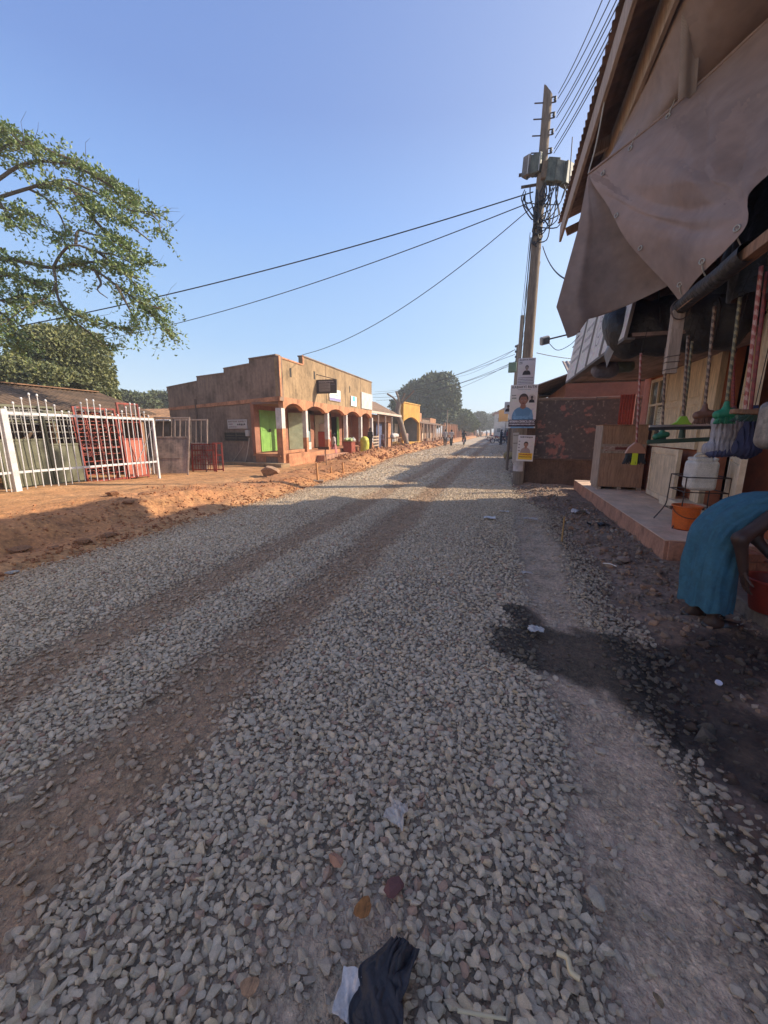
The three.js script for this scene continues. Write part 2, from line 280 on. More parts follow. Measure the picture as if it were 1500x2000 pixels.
// crushed stone
function stoneGeo(seed, n = 14) { const r = rng(seed), pts = []; for (let i = 0; i < n; i++) { const d = rndDir(r); const q = .82 + .26 * r(); pts.push(V(d.x * q, d.y * q * .86, d.z * q * 1.08)); } const g = new ConvexGeometry(pts); let m = mergeVertices((() => { g.deleteAttribute('normal'); if (g.attributes.uv) g.deleteAttribute('uv'); return g; })(), 1e-4); m = m.toNonIndexed(); m.computeVertexNormals(); return clean(m); }
const matStone = M([1.35, 1.35, 1.35], { map: 'fine', rep: 3.1, r: .9, bump: .0015, bumpTex: 'bumpF', brep: 2.3 });
{
  const rn = rng(99), list = [];
  const stone = (x, z, s, y) => {
    const w = wet(x, z), b = band(x, z), t = rn(), e = ss(.5, 0, x - roadL(z));
    let c = t < .8 ? mix3([.45, .36, .25], [.70, .56, .395], rn()) : t < .95 ? mix3([.56, .43, .28], [.68, .52, .34], rn()) : mix3([.47, .31, .215], [.40, .25, .17], rn());
    c = mix3(c, [.40, .27, .17], b * .7); c = mix3(c, [.40, .32, .255], .5 * dusty(x, z)); c = mix3(c, [.34, .19, .10], e * .4);
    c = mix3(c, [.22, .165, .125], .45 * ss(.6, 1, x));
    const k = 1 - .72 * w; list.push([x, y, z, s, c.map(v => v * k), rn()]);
  };
  const fill = (z0, z1, cell, s0, s1, acc) => {
    for (let z = z0; z > z1; z -= cell) for (let x = Math.floor(-6.4 / cell) * cell; x < 1.3; x += cell) {
      const px = x + (rn() - .5) * cell * 1.1, pz_ = z + (rn() - .5) * cell * 1.1, a = rn(), s = mix(s0, s1, Math.pow(rn(), 1.7));
      const l = roadL(pz_), r = roadR(pz_); if (px < l - .12 || px > r + .15) continue;
      if (px < -1.5 + pz_ * 1.6 - .8 || px > 1.4 - pz_ * .9) continue; // well outside every view of the road
      let p = acc * (1 - .70 * band(px, pz_)) * (1 - (s < .0093 ? .55 : .93) * dusty(px, pz_)) * (1 - .35 * ss(.55, .9, px)) * (1 - .6 * wet(px, pz_));
      p *= .68 + .5 * ss(.30, .52, fb(px * 1.4, pz_ * 1.4, 71)); p *= ss(-.12, .12, px - l + .1 * (rn() - .5)) * (1 - .6 * ss(-.15, .15, px - r));
      if (a < p) stone(px, pz_, s, roadY(px, pz_) + s * (.05 + .5 * rn()));
    }
  };
  fill(.35, -5, .0238, .0098, .0205, 1); fill(.35, -4, .020, .004, .0092, .6);
  fill(-5, -11, .032, .0108, .0195, .98); fill(-5, -9, .032, .006, .012, .7);
  fill(-11, -22, .085, .02, .034, .85); fill(-22, -46, .18, .03, .05, .8);
  // soil tracks and dusty strip keep a scatter of half-buried stones
  list.sort((a, b) => (a[0] * a[0] + a[2] * a[2] + 2) / (a[3] * a[3]) - (b[0] * b[0] + b[2] * b[2] + 2) / (b[3] * b[3]));
  const inView = p => { const q = V(p[0], p[1], p[2]).project(camera); return Math.abs(q.x) < 1 && Math.abs(q.y) < 1; };
  const big = [], rest = []; for (const p of list) (big.length < 300 && inView(p) ? big : rest).push(p);
  const geos = [1, 2, 3, 4, 5].map(i => stoneGeo(i)), mats = {};
  const orient = (o, p) => { const r = rng(Math.floor(p[5] * 1e9)); o.position.set(p[0], p[1], p[2]); o.rotation.set((r() - .5) * 1.5, r() * 6.28, (r() - .5) * 1.5); o.scale.set(p[3] * (.8 + .5 * r()), p[3] * (.75 + .3 * r()), p[3] * (.9 + .55 * r())); };
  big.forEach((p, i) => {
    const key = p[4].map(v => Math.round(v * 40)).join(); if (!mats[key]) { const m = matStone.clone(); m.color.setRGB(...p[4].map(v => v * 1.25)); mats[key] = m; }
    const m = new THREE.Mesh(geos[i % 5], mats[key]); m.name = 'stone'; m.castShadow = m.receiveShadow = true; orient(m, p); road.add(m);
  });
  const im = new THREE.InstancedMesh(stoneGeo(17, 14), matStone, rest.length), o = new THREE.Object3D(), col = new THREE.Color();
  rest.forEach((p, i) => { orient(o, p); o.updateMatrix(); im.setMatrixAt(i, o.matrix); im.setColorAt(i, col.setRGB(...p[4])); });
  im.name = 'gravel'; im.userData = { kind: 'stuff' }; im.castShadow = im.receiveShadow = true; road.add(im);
  console.log('stones', list.length, 'materials', Object.keys(mats).length);
}
{ // loose soil clods and rubble on the verges
  const rn = rng(41), L = [];
  const put = (x, z, s, c) => L.push([x, groundY(x, z) + s * .25, z, s, c, rn()]);
  for (let i = 0; i < 2600; i++) { const z = -2 - 14 * rn(), d = .1 + 2.4 * rn() * rn(), x = roadL(z) - d; if (fb(x * 1.5, z * 1.5, 81) > .42) put(x, z, .008 + .03 * rn() * rn() * rn() + .012 * rn(), mix3([.42, .20, .09], [.27, .11, .05], rn())); }
  for (let i = 0; i < 2600; i++) { const z = -16 - 40 * rn(), d = .1 + 2.9 * rn(), x = roadL(z) - d; put(x, z, .025 + .17 * rn() * rn() * rn(), mix3([.42, .19, .085], [.25, .11, .06], rn())); }
  for (let i = 0; i < 4200; i++) { const z = -1.2 - 10.4 * rn(), x = roadR(z) - .25 + 1.4 * rn(); if (x < 1.95 || z > -4.9) put(x, z, .005 + .012 * rn() + .03 * Math.pow(rn(), 7), mix3(rn() < .4 ? [.38, .31, .24] : [.35, .21, .13], [.17, .12, .085], rn()).map(v => v * (1 - .72 * wet(x, z)))); }
  const im = new THREE.InstancedMesh(stoneGeo(23, 16), matStone, L.length), o = new THREE.Object3D(), col = new THREE.Color();
  L.forEach((p, i) => { const r = rng(i * 7 + 1); o.position.set(p[0], p[1], p[2]); o.rotation.set(r() * 6, r() * 6, r() * 6); o.scale.set(p[3] * (.8 + .6 * r()), p[3] * (.7 + .4 * r()), p[3] * (.9 + .5 * r())); o.updateMatrix(); im.setMatrixAt(i, o.matrix); im.setColorAt(i, col.setRGB(...p[4])); });
  im.name = 'loose_rubble'; im.userData = { kind: 'stuff', label: 'loose soil clods and rubble along the road edges', category: 'rubble' }; im.castShadow = im.receiveShadow = true; scene.add(im);
}
// ---------------------------------------------------------------- right-hand shop
const mOrange = M([.66, .26, .15], { map: 'plaster', rep: 1.6, r: .9, bump: .004 });
const mPink = M([.64, .28, .21], { map: 'plaster', rep: 1.3, r: .9, bump: .003 });
const mCream = M([.92, .79, .60], { map: 'plaster', rep: 1.1, r: .65, bump: .002 });
const mCreamD = M([.88, .73, .54], { map: 'wood', rep: .9, r: .7 });
const mTileTop = M([.90, .68, .52], { map: 'plaster', rep: 1.2, r: .8, bump: .002 });
const mTileSide = M([.60, .32, .22], { map: 'stain', rep: 1.0, r: .85, bump: .004 });
const mTarp = M([.37, .285, .26], { map: 'plaster', rep: 2.3, r: .8, bump: .004, bumpTex: 'bumpC', brep: .9, two: true });
const mTarp2 = M([.36, .29, .27], { map: 'plaster', rep: 2.1, r: .8, bump: .004, bumpTex: 'bumpC', brep: .8, two: true });
const mRoofUnder = M([.46, .36, .33], { map: 'rust', rep: 1.7, r: .8, two: true });
const mWoodGrey = M([.48, .38, .31], { map: 'wood', rep: .8, r: .9, bump: .003 });
const mWoodBrown = M([.36, .20, .115], { map: 'wood', rep: .6, r: .85, bump: .003 });
const mCrate = M([.50, .29, .185], { map: 'wood', rep: .9, r: .85, bump: .003 });
const mBlackP = M([.028, .028, .032], { map: 'plaster', rep: .4, r: .55, bump: .012, bumpTex: 'bumpC', brep: .35, two: true });
const mDark = M([.035, .03, .028], { r: .9 });
const mSteel = M([.16, .13, .12], { map: 'rust', rep: .5, r: .6, metal: .3 });
const mLouver = M([.40, .235, .115], { map: 'wood', rep: .7, r: .8 });

const WX = 3.05, FY = .27;
const shop = base('shop_building', 'terracotta painted shop with raised tiled veranda and cream wooden doors', 'shop', V(3.05, 0, -7));
obj('wall', [bb(WX, WX + .2, -.2, 5.75, -10.15, -7.0), bb(WX, WX + .2, -.2, 5.75, -6.33, -.2), bb(WX, WX + .2, 2.68, 5.75, -7.0, -6.33), bb(WX, WX + .2, -.2, FY + .02, -7.0, -6.33)], mOrange, shop);
obj('end_wall', bb(WX + .2, 7.5, -.2, 5.75, -10.15, -9.95), mPink, shop);
obj('back_wall', [bb(7.3, 7.5, -.2, 6.0, -9.95, -.2), bb(3.25, 7.3, -.2, 5.75, -.4, -.2)], mOrange, shop);
obj('room_partition', [bb(3.25, 7.3, FY, 3.2, -8.6, -8.5), bb(3.25, 7.3, FY, 3.2, -4.6, -4.5), bb(5.2, 5.3, FY, 3.2, -8.5, -4.6), bb(3.25, 7.3, 3.2, 3.3, -8.6, -4.5)], M([.16, .11, .085], { map: 'plaster', r: .9 }), shop);
obj('room_floor', bb(WX + .2, 7.3, FY - .15, FY, -9.95, -.4), mTileTop, shop);
obj('pilaster', bb(WX - .07, WX, -.1, 3.6, -10.2, -9.82, .01), mPink, shop);
// veranda slab with tiled edge
{
  const v = obj('veranda', bb(1.93, WX, -.15, FY - .012, -10.95, -5.06), mTileSide, shop);
  for (let z = -10.97; z < -5.1; z += .592) { // floor tiles, two across
    const z1 = Math.min(-5.02, z + .586);
    obj('tile', bb(1.895, 2.46, FY - .012, FY + rr(-.002, .002), z, z1, .004), mTileTop, shop);
    obj('tile', bb(2.466, WX - .002, FY - .012, FY + rr(-.002, .002), z, z1, .004), mTileTop, shop);
    obj('edge_tile', bb(1.90, 1.93, -.02 + rr(0, .05), FY - .016, z, z1, .003), mTileSide, shop);
  }
  for (let x = 1.94; x < 3; x += .37) obj('edge_tile', bb(x, Math.min(x + .364, WX - .01), rr(-.01, .03), FY - .016, -5.06, -5.03, .003), mTileSide, shop);
}
obj('door_step', bb(2.72, WX - .002, FY, FY + .14, -7.75, -6.25, .012), mCream, shop);
// window beside the door
{
  const w = obj('window', [bb(2.99, 3.05, 1.27, 1.33, -9.8, -8.98), bb(2.99, 3.05, 2.5, 2.56, -9.8, -8.98), ...[-9.77, -9.36, -9.0].map(z => bb(2.99, 3.05, 1.33, 2.5, z - .025, z + .025)), bb(2.995, 3.045, 2.02, 2.06, -9.745, -9.025)], mCream, shop);
  const glass = new THREE.MeshPhysicalMaterial({ roughness: .15, metalness: 0, color: new THREE.Color(.12, .13, .11), clearcoat: .6 });
  obj('pane', bb(3.02, 3.03, 1.33, 2.02, -9.745, -9.385), glass, w); obj('pane', bb(3.02, 3.03, 1.33, 2.02, -9.335, -9.025), glass, w); obj('pane', bb(3.02, 3.03, 2.06, 2.5, -9.745, -9.385), glass, w); obj('pane', bb(3.02, 3.03, 2.06, 2.5, -9.335, -9.025), glass, w);
  const notice = canvasTex(128, 192, (c, W, H) => { c.fillStyle = '#c9c2ac'; c.fillRect(0, 0, W, H); const r = rng(5); c.fillStyle = '#5d5346'; for (let i = 0; i < 60; i++) c.fillRect(8 + r() * 100, 8 + r() * 170, 4 + r() * 14, 2 + r() * 8); });
  obj('notice', tf(new THREE.PlaneGeometry(.24, .4), [3.012, 1.78, -9.18], [0, -Math.PI / 2, 0]), printMat(notice), w, { uv: true });
  obj('sill', bb(2.95, 3.05, 1.22, 1.27, -9.85, -8.95, .008), mCream, shop);
}
function louvers(z0, z1, y0, y1, parent) {
  const fr = obj('louvre_vent', [bb(3.0, 3.05, y0 - .05, y0, z0, z1), bb(3.0, 3.05, y1, y1 + .05, z0, z1), ...[z0, (z0 + z1) / 2, z1].map(z => bb(3.0, 3.05, y0, y1, z - .025, z + .025))], mLouver, parent);
  const n = Math.round((y1 - y0) / .055); for (let i = 0; i < n; i++) obj('slat', bx(.012, .055, z1 - z0 - .05, [3.018, y0 + (i + .5) * (y1 - y0) / n, (z0 + z1) / 2], [0, 0, .5]), mLouver, fr);
}
louvers(-9.85, -8.95, 2.66, 3.06, shop); louvers(-8.9, -7.05, 2.82, 3.12, shop); louvers(-6.95, -5.5, 2.76, 3.2, shop);
function panelDoor(w, h, rows, cols, mat) { // local: hinge edge at z=0, runs to +z, faces -x
  const g = [bx(.035, h, w, [0, h / 2, w / 2])], p = [], st = .09;
  const pw = (w - st * (cols + 1)) / cols, ph = (h - st * (rows + 1)) / rows;
  const fr = []; for (let i = 0; i <= cols; i++) fr.push(bx(.022, h, st, [-.028, h / 2, i * (pw + st) + st / 2], undefined, .004)); for (let j = 0; j <= rows; j++) for (let i = 0; i < cols; i++) fr.push(bx(.020, st, pw, [-.027, j * (ph + st) + st / 2, i * (pw + st) + st + pw / 2], undefined, .004));
  for (let j = 0; j < rows; j++) for (let i = 0; i < cols; i++) p.push(bx(.018, ph - .06, pw - .06, [-.024, j * (ph + st) + st + ph / 2, i * (pw + st) + st + pw / 2], undefined, .008));
  return { body: [...g, ...fr], panels: p };
}
function hang(name, d, pos, ry, mat, pmat) {
  const put = g => tf(g, pos, [0, ry, 0]); const m = obj(name, d.body.map(put), mat, shop); d.panels.forEach(p => obj('panel', put(p), pmat, m));
  obj('hinge', [put(bx(.03, .09, .025, [-.03, .25, .01]))], mSteel, m); return m;
}
hang('door', panelDoor(1.55, 1.5, 2, 2), [2.985, 1.22, -8.88], 0, mCream, mCreamD);
hang('half_door', panelDoor(1.45, .92, 1, 1), [2.90, FY + .02, -8.85], -.06, mCream, mCreamD);
hang('door', panelDoor(1.1, 2.55, 3, 1), [3.0, FY + .06, -6.3], -.35, mCream, mCreamD);
obj('door_frame', [bb(2.99, 3.05, FY, 2.75, -7.32, -7.22), bb(2.97, 3.05, FY, 2.75, -7.1, -6.99), bb(2.98, 3.05, 2.68, 2.76, -8.9, -6.3), bb(2.99, 3.03, FY, 2.7, -7.22, -7.1)], mCreamD, shop);
// main roof: corrugated sheets on purlins, fascia boards along the eave
const EY = 5.0, EXx = .82;
obj('roof_sheet', [corr(V(EXx - .06, EY + .17, -8.42), V(0, 0, 8.9), V(4.9, 1.75, 0), .12, .016)], mRoofUnder, shop);
obj('roof_sheet', [corr(V(5.7, EY + 1.92, .48), V(0, 0, -8.9), V(-.9 + 3.2, -1.05, 0), .12, .016)], mRoofUnder, shop);
for (let i = 0; i < 5; i++) { const x = 1.25 + i * .9; obj('purlin', bb(x, x + .07, EY + .02 + (x - .8) * .357, EY + .10 + (x - .8) * .357, -8.35, .4), mWoodGrey, shop); }
for (let i = 0; i < 5; i++) { const z = -8.3 + i * 2.1; obj('rafter', bar(V(.9, EY - .03, z), V(5.6, EY + 1.65, z), .06, .12), mWoodGrey, shop); }
obj('fascia_board', bb(EXx - .02, EXx + .02, EY - .14, EY + .12, -8.4, .45, .006), mWoodGrey, shop);
obj('fascia_board', bb(EXx + .26, EXx + .30, EY - .26, EY + .10, -8.28, .4, .006), mWoodGrey, shop);
obj('roof_lining', sheet((s, t) => V(mix(EXx + .3, WX, t), EY - .12 + t * .62 - .10 * Math.sin(Math.PI * t) - .05 * Math.sin(s * 26) * Math.sin(Math.PI * t) + .04 * (fb(s * 14, t * 5, 8) - .5), mix(-8.3, .35, s)), 60, 14, .004), mTarp2, shop);
obj('gable_wall', prism([[3.05, 5.7], [7.5, 5.7], [5.6, 6.75]], .15).translate(0, 0, -8.3), mOrange, shop);
// lower veranda roof at the far end, behind the signboard
obj('veranda_roof', [corr(V(1.5, 3.45, -10.6), V(0, 0, 5.0), V(1.6, .45, 0), .1, .014), bb(1.44, 3.05, 2.62, 2.66, -10.05, -5.6)], mRoofUnder, shop);

// signboard over the veranda edge
{
  const s = base('shop_signboard', 'long faded grey signboard of upright panels above the veranda', 'signboard', V(1.42, 2.6, -8));
  const lean = .13; // top leans in
  const P = (z0, z1, k) => { const g = bx(.035, 1.10, Math.abs(z1 - z0), [0, .55, 0], undefined, .004); return tf(g, [1.36, 2.60, (z0 + z1) / 2], [0, 0, -lean]); };
  const face = (seed, withFace) => canvasTex(256, 256, (c, W, H) => {
    const r = rng(seed); c.fillStyle = '#d8d2ca'; c.fillRect(0, 0, W, H);
    for (let i = 0; i < 900; i++) { c.fillStyle = `rgba(${130 + r() * 90 | 0},${124 + r() * 84 | 0},${118 + r() * 80 | 0},.12)`; c.fillRect(r() * W, r() * H, 3 + r() * 26, 2 + r() * 12); }
    c.fillStyle = 'rgba(80,72,68,.62)';
    if (withFace) { c.lineWidth = 5; c.strokeStyle = 'rgba(84,76,72,.65)'; c.beginPath(); c.ellipse(128, 118, 62, 84, 0, 0, 7); c.stroke(); c.beginPath(); c.ellipse(128, 60, 50, 26, 0, Math.PI, 0); c.fill(); for (const x of [104, 150]) { c.beginPath(); c.ellipse(x, 105, 14, 8, 0, 0, 7); c.stroke(); } c.beginPath(); c.moveTo(128, 112); c.lineTo(120, 140); c.lineTo(134, 142); c.stroke(); c.beginPath(); c.ellipse(128, 164, 20, 8, 0, 0, Math.PI); c.stroke(); }
    else { for (let k = 0; k < 3; k++) { c.save(); c.translate(40, 80 + k * 44); let x = 0; while (x < 170) { const w = 4 + r() * 12; c.fillRect(x, -8, w, 12 + r() * 6); x += w + 3 + r() * 6; } c.restore(); } }
  });
  const spans = [[-10.0, -8.75], [-8.71, -7.75], [-7.70, -6.75], [-6.70, -5.55]];
  const edge = M([.30, .28, .27], { map: 'plaster', r: .7 });
  spans.forEach(([a, b], i) => {
    const p = obj('panel', P(a, b), edge, s);
    const g = new THREE.PlaneGeometry(Math.abs(b - a) - .02, 1.08); g.rotateY(-Math.PI / 2); g.translate(-.0195, .55, 0); tf(g, [1.36, 2.60, (a + b) / 2], [0, 0, -lean]);
    obj('print', g, printMat(face(i + 3, i === 2), .75), p, { uv: true });
  });
  const mBat = M([.34, .32, .31], { r: .7 }); for (const z of [-8.73, -7.725, -6.725]) obj('batten', tf(bx(.03, 1.12, .035, [-.03, .56, 0]), [1.36, 2.6, z], [0, 0, -lean]), mBat, s);
  obj('bottom_tray', bb(1.345, 1.46, 2.575, 2.598, -10.02, -5.54), M([.20, .19, .185], { map: 'plaster', r: .7 }), s);
}
{ // floodlight on an arm
  const a = Z(1130, 650, -9.5), b = Z(1066, 664, -9.5), t = base('floodlight', 'grey floodlight on a thin arm reaching out from the signboard', 'lamp', a);
  obj('arm', [rod(V(1.5, a.y + .03, -9.5), b, .016)], mSteel, t);
  obj('housing', bx(.21, .17, .10, [b.x - .02, b.y - .01, b.z], [.35, .5, .1], .03), M([.36, .36, .35], { r: .5 }), t);
  obj('lens', bx(.15, .115, .012, [b.x + .012, b.y - .025, b.z + .05], [.35, .5, .1], .004), new THREE.MeshPhysicalMaterial({ color: new THREE.Color(.12, .13, .14), roughness: .1 }), t);
  obj('cable', tube([b.clone().add(V(.05, -.05, 0)), b.clone().add(V(.25, -.22, 0)), b.clone().add(V(.5, -.12, 0)), V(1.46, a.y - .05, -9.5)], .007), mDark, t);
}
// ---------------------------------------------------------------- tarpaulin awning
{
  const A = V(.73, 4.2, -5.19), B = V(1.73, 4.5, -4.22), C = B.clone().add(B.clone().sub(A).multiplyScalar(1.25));
  const Tp = V(1.45, 2.60, -4.30), E1 = G(1440, 455, 2.80), E2 = G(1500, 345, 3.15), E3_ = V(2.6, 3.5, -1.6);
  const top = new THREE.CatmullRomCurve3([A, A.clone().lerp(B, .5).add(V(0, -.05, 0)), B, C]), bot = new THREE.CatmullRomCurve3([Tp, E1, E2, E3_]);
  const sheetF = (s, t) => { // s along, t from ridge to lower edge
    const a = top.getPoint(s), b = bot.getPoint(s), p = a.lerp(b, t);
    const bulge = Math.sin(Math.PI * t) * (.05 + .05 * Math.sin(s * 3));
    p.x += -.55 * bulge * (1 - .4 * s) + .03 * Math.sin(t * 9 + s * 14) * t; p.y -= .55 * bulge;
    const fold = Math.exp(-Math.pow((s - .30 * t - .05) * 11, 2)); p.y -= .10 * fold * Math.sin(Math.PI * t); p.x += .08 * fold * Math.sin(Math.PI * t);
    const fold2 = Math.exp(-Math.pow((s - .42 * t + .01) * 26, 2)); p.x -= .05 * fold2 * Math.sin(Math.PI * t);
    const cr = (a, b, w, h) => { const d = s - a - b * t; return h * Math.max(0, 1 - Math.abs(d) * w) * Math.sin(Math.PI * clamp(t * 1.02)); }; // sharp creases radiating from the tied corner
    p.x -= cr(.02, .62, 9, .05) - cr(.06, .36, 9, .04) + cr(.32, .25, 18, .03) - cr(.5, -.1, 20, .03); p.y -= cr(.02, .5, 10, .05) + cr(.2, .4, 14, .03);
    p.x += .014 * (fb(s * 12, t * 9, 91) - .5); p.y += .014 * (fb(s * 9, t * 6, 92) - .5); return p;
  };
  const tp = base('tarpaulin_awning', 'brown grey tarpaulin stretched from the shop eave down to the beam', 'awning', V(1.45, 2.6, -4.3));
  obj('canopy', sheet(sheetF, 110, 70, .003), mTarp, tp);
  obj('upper_sheet', sheet((s, t) => { const a = V(1.09, 4.87, mix(-8.2, -.6, s)), q = s < .3 ? V(mix(1.05, A.x + .06, s / .3), mix(4.5, A.y, s / .3), mix(-8.1, A.z - .05, s / .3)) : top.getPoint((s - .3) / .7).add(V(.05, .02, -.06)); const p = a.lerp(q, t); p.x += .06 * Math.sin(Math.PI * t) + .03 * (fb(s * 14, t * 4, 94) - .5); p.y += .04 * (fb(s * 9, t * 5, 95) - .5) + .03 * Math.sin(s * 21) * Math.sin(Math.PI * t); return p; }, 70, 20, .003), mTarp2, tp);
  obj('hem', [tube(Array.from({ length: 14 }, (_, i) => sheetF(i / 13, .004).add(V(-.004, .004, 0))), .014, 50, 6)], mTarp, tp);
  // side flap at the far end, hanging down and folded at its outer corner
  const L = [A, Z(1128, 450, -5.2), Z(1085, 603, -5.25), Z(1106, 664, -5.28)], r0 = [A, Z(1235, 430, -5.0), Z(1320, 520, -4.9), Z(1330, 566, -4.85)];
  const poly = q => ({ getPoint(t) { const k = Math.min(q.length - 2, Math.floor(t * (q.length - 1))); return q[k].clone().lerp(q[k + 1], t * (q.length - 1) - k); } }), lc = poly(L), rc = poly(r0);
  obj('side_flap', sheet((s, t) => { const a = lc.getPoint(t), b = rc.getPoint(t), p = a.lerp(b, s); const notch = Math.max(0, t - .88) / .12; if (s > .08 && notch > 0) p.y += notch * .16 * ss(.08, .25, s) * (1 - .35 * s); p.z += .10 * Math.sin(s * 5 + t * 2) * t - .12 * Math.sin(Math.PI * s) * t; p.z += .05 * Math.exp(-Math.pow((s - .2) * 14, 2)) * t; return p; }, 40, 36, .003), mTarp2, tp);
  { const mRing = M([.4, .38, .33], { metal: .6, r: .4 }), mRope = M([.45, .42, .36], { r: .9 }); for (const [a, b] of [[.06, .05], [.2, .04], [.36, .04], [.02, .35], [.03, .62], [.06, .93], [.2, .96], [.34, .96]]) { const q = sheetF(a, b), o = q.clone().add(V(-.012, -.006, .012)); obj('eyelet', new THREE.TorusGeometry(.018, .005, 5, 14).rotateY(-.9).translate(o.x, o.y, o.z), mRing, tp); if (b > .9 || b < .06) obj('lashing', tube([o, o.clone().add(V(.02, b > .5 ? -.05 : .06, -.02)), o.clone().add(V(.06, b > .5 ? -.09 : .16, -.05))], .005, 8, 5), mRope, tp); } }
  obj('tie_rope', [tube([A, V(.78, 4.45, -5.22), V(.83, 4.88, -5.25)], .008), tube([A, V(.9, 4.4, -5.6), V(1.08, 4.75, -5.9)], .007)], M([.45, .42, .36], { r: .9 }), tp);
  obj('patch_cloth', sheet((s, t) => { const a = Z(1334, -40, -4.2), b = Z(1378, -40, -4.2), c = Z(1324, 196, -4.5), d = Z(1360, 186, -4.5); const p = a.lerp(b, s).lerp(c.lerp(d, s), t); p.z += .02 * Math.sin(s * 6); return p; }, 10, 16, .004), M([.36, .30, .27], { map: 'cloth', rep: .4, two: true }), tp, { label: 'pale strip of cloth hung between the roof and the tarpaulin' });
  // carrying beam, wrapped with black plastic at its end
  const bm = base('awning_beam', 'wooden beam wrapped in black plastic under the tarpaulin edge', 'beam', V(1.45, 2.6, -4.3));
  obj('timber', bar(V(1.46, 2.58, -4.32), V(1.36, 2.60, -1.2), .075, .07), mWoodBrown, bm);
  obj('plastic_wrap', tube([V(1.47, 2.58, -4.36), V(1.45, 2.6, -4.0), V(1.42, 2.58, -3.6), V(1.405, 2.6, -3.2)], .062, 30, 9), mBlackP, bm);
  obj('wire_tie', [new THREE.TorusGeometry(.075, .006, 5, 16).translate(1.46, 2.57, -4.3), new THREE.TorusGeometry(.07, .005, 5, 16).translate(1.45, 2.54, -4.26)], mSteel, bm);
  obj('cross_timber', [bar(V(1.42, 2.68, -2.95), V(3.05, 2.95, -3.3), .07, .09), bar(V(1.4, 2.66, -1.4), V(3.05, 2.9, -1.5), .07, .09)], mWoodBrown, bm);
  const post = base('hanging_timber', 'short grey timber hanging below the beam end with wire wound on it', 'timber', V(1.45, 1.85, -4.32));
  const pz0 = -4.32; obj('timber', bb(1.405, 1.50, 2.02, 2.56, pz0 - .035, pz0 + .035, .006), mWoodGrey, post);
  obj('wire_tie', [2.06, 2.12, 2.17].map(y => bx(.105, .007, .08, [1.452, y, pz0], [0, 0, rr(-.15, .15)])), mSteel, post);
  // torn black sheet hanging behind the beam
  { const c = [X(1425, 400, 1.75), X(1560, 250, 1.75), X(1395, 600, 1.75), X(1560, 600, 1.75)]; solo('torn_plastic_sheet', sheet((s, t) => { const p = c[0].clone().lerp(c[1], s).lerp(c[2].clone().lerp(c[3], s), t * (.85 + .15 * nz(s * 8, 1, 5))); p.x += .05 * Math.sin(s * 13) + .04 * Math.sin(s * 29 + t * 5) * t; return p; }, 40, 20, .003), mBlackP, c[2].clone(), 'torn black plastic sheet hanging behind the awning beam', 'plastic sheet'); }
}
{ // big bundle wrapped in black plastic slung from the veranda roof
  const t = base('wrapped_bundle', 'large bulging bundle wrapped in dusty black plastic hung under the veranda', 'bundle', V(1.9, 2.5, -6));
  const g = blob([[1.50, 2.82, -6.0, 2.45, 2.80, -5.75, .28, .30], [1.55, 2.66, -5.95, 2.35, 2.62, -5.7, .2, .2], [1.46, 2.9, -6.05, 1.5, 2.7, -6, .23, .22]], .03, .12, (x, y, z) => .05 * (fb(x * 4 + y * 2, z * 4 - y * 3, 33) - .5) + .02 * Math.sin(x * 18 + y * 9));
  obj('plastic_cover', g, mBlackP, t);
  for (const g of [tube([V(1.75, 2.55, -5.7), V(1.72, 2.85, -5.64), V(1.74, 3.1, -5.85), V(1.73, 3.4, -5.9)], .012), tube([V(2.25, 2.5, -5.55), V(2.22, 2.85, -5.45), V(2.24, 3.1, -5.7), V(2.25, 3.5, -5.75)], .012)]) obj('strap', g, mDark, t);
  obj('torn_corner', sheet((s, tt) => V(1.27 + .06 * s + .02 * Math.sin(tt * 8), 2.75 - tt * .42 * (1 - .55 * s), -6.02 + .09 * s), 6, 14, .003), M([.24, .24, .26], { r: .45, two: true }), t);
}
// bags hanging from the veranda ceiling
for (const [u, v, w, h, col, lab] of [[1183, 717, .32, .34, [.15, .145, .19], 'bluish grey plastic sack hanging under the signboard'], [1217, 712, .36, .24, [.115, .15, .125], 'greenish clear plastic bag hanging beside the sack']]) {
  const c = Z(u, v, -7.6), t = base('hanging_bag', lab, 'bag', V(c.x, c.y - h / 2, c.z));
  obj('bag', blob([[c.x - w * .22, c.y - h * .12, c.z, c.x + w * .22, c.y - h * .12, c.z, h * .42, h * .42], [c.x, c.y, c.z, c.x, c.y + h * .45, c.z, h * .25, .03]], .025, .08, (x, y, z) => .03 * (fb(x * 12, y * 12 + z * 7, 3) - .5)), M(col, { r: .4, map: 'plaster', rep: .3, bump: .01, bumpTex: 'bumpC', brep: .3 }), t);
  obj('string', rod(V(c.x, c.y + h * .45, c.z), V(c.x + .02, 2.63, c.z), .005), mDark, t);
}
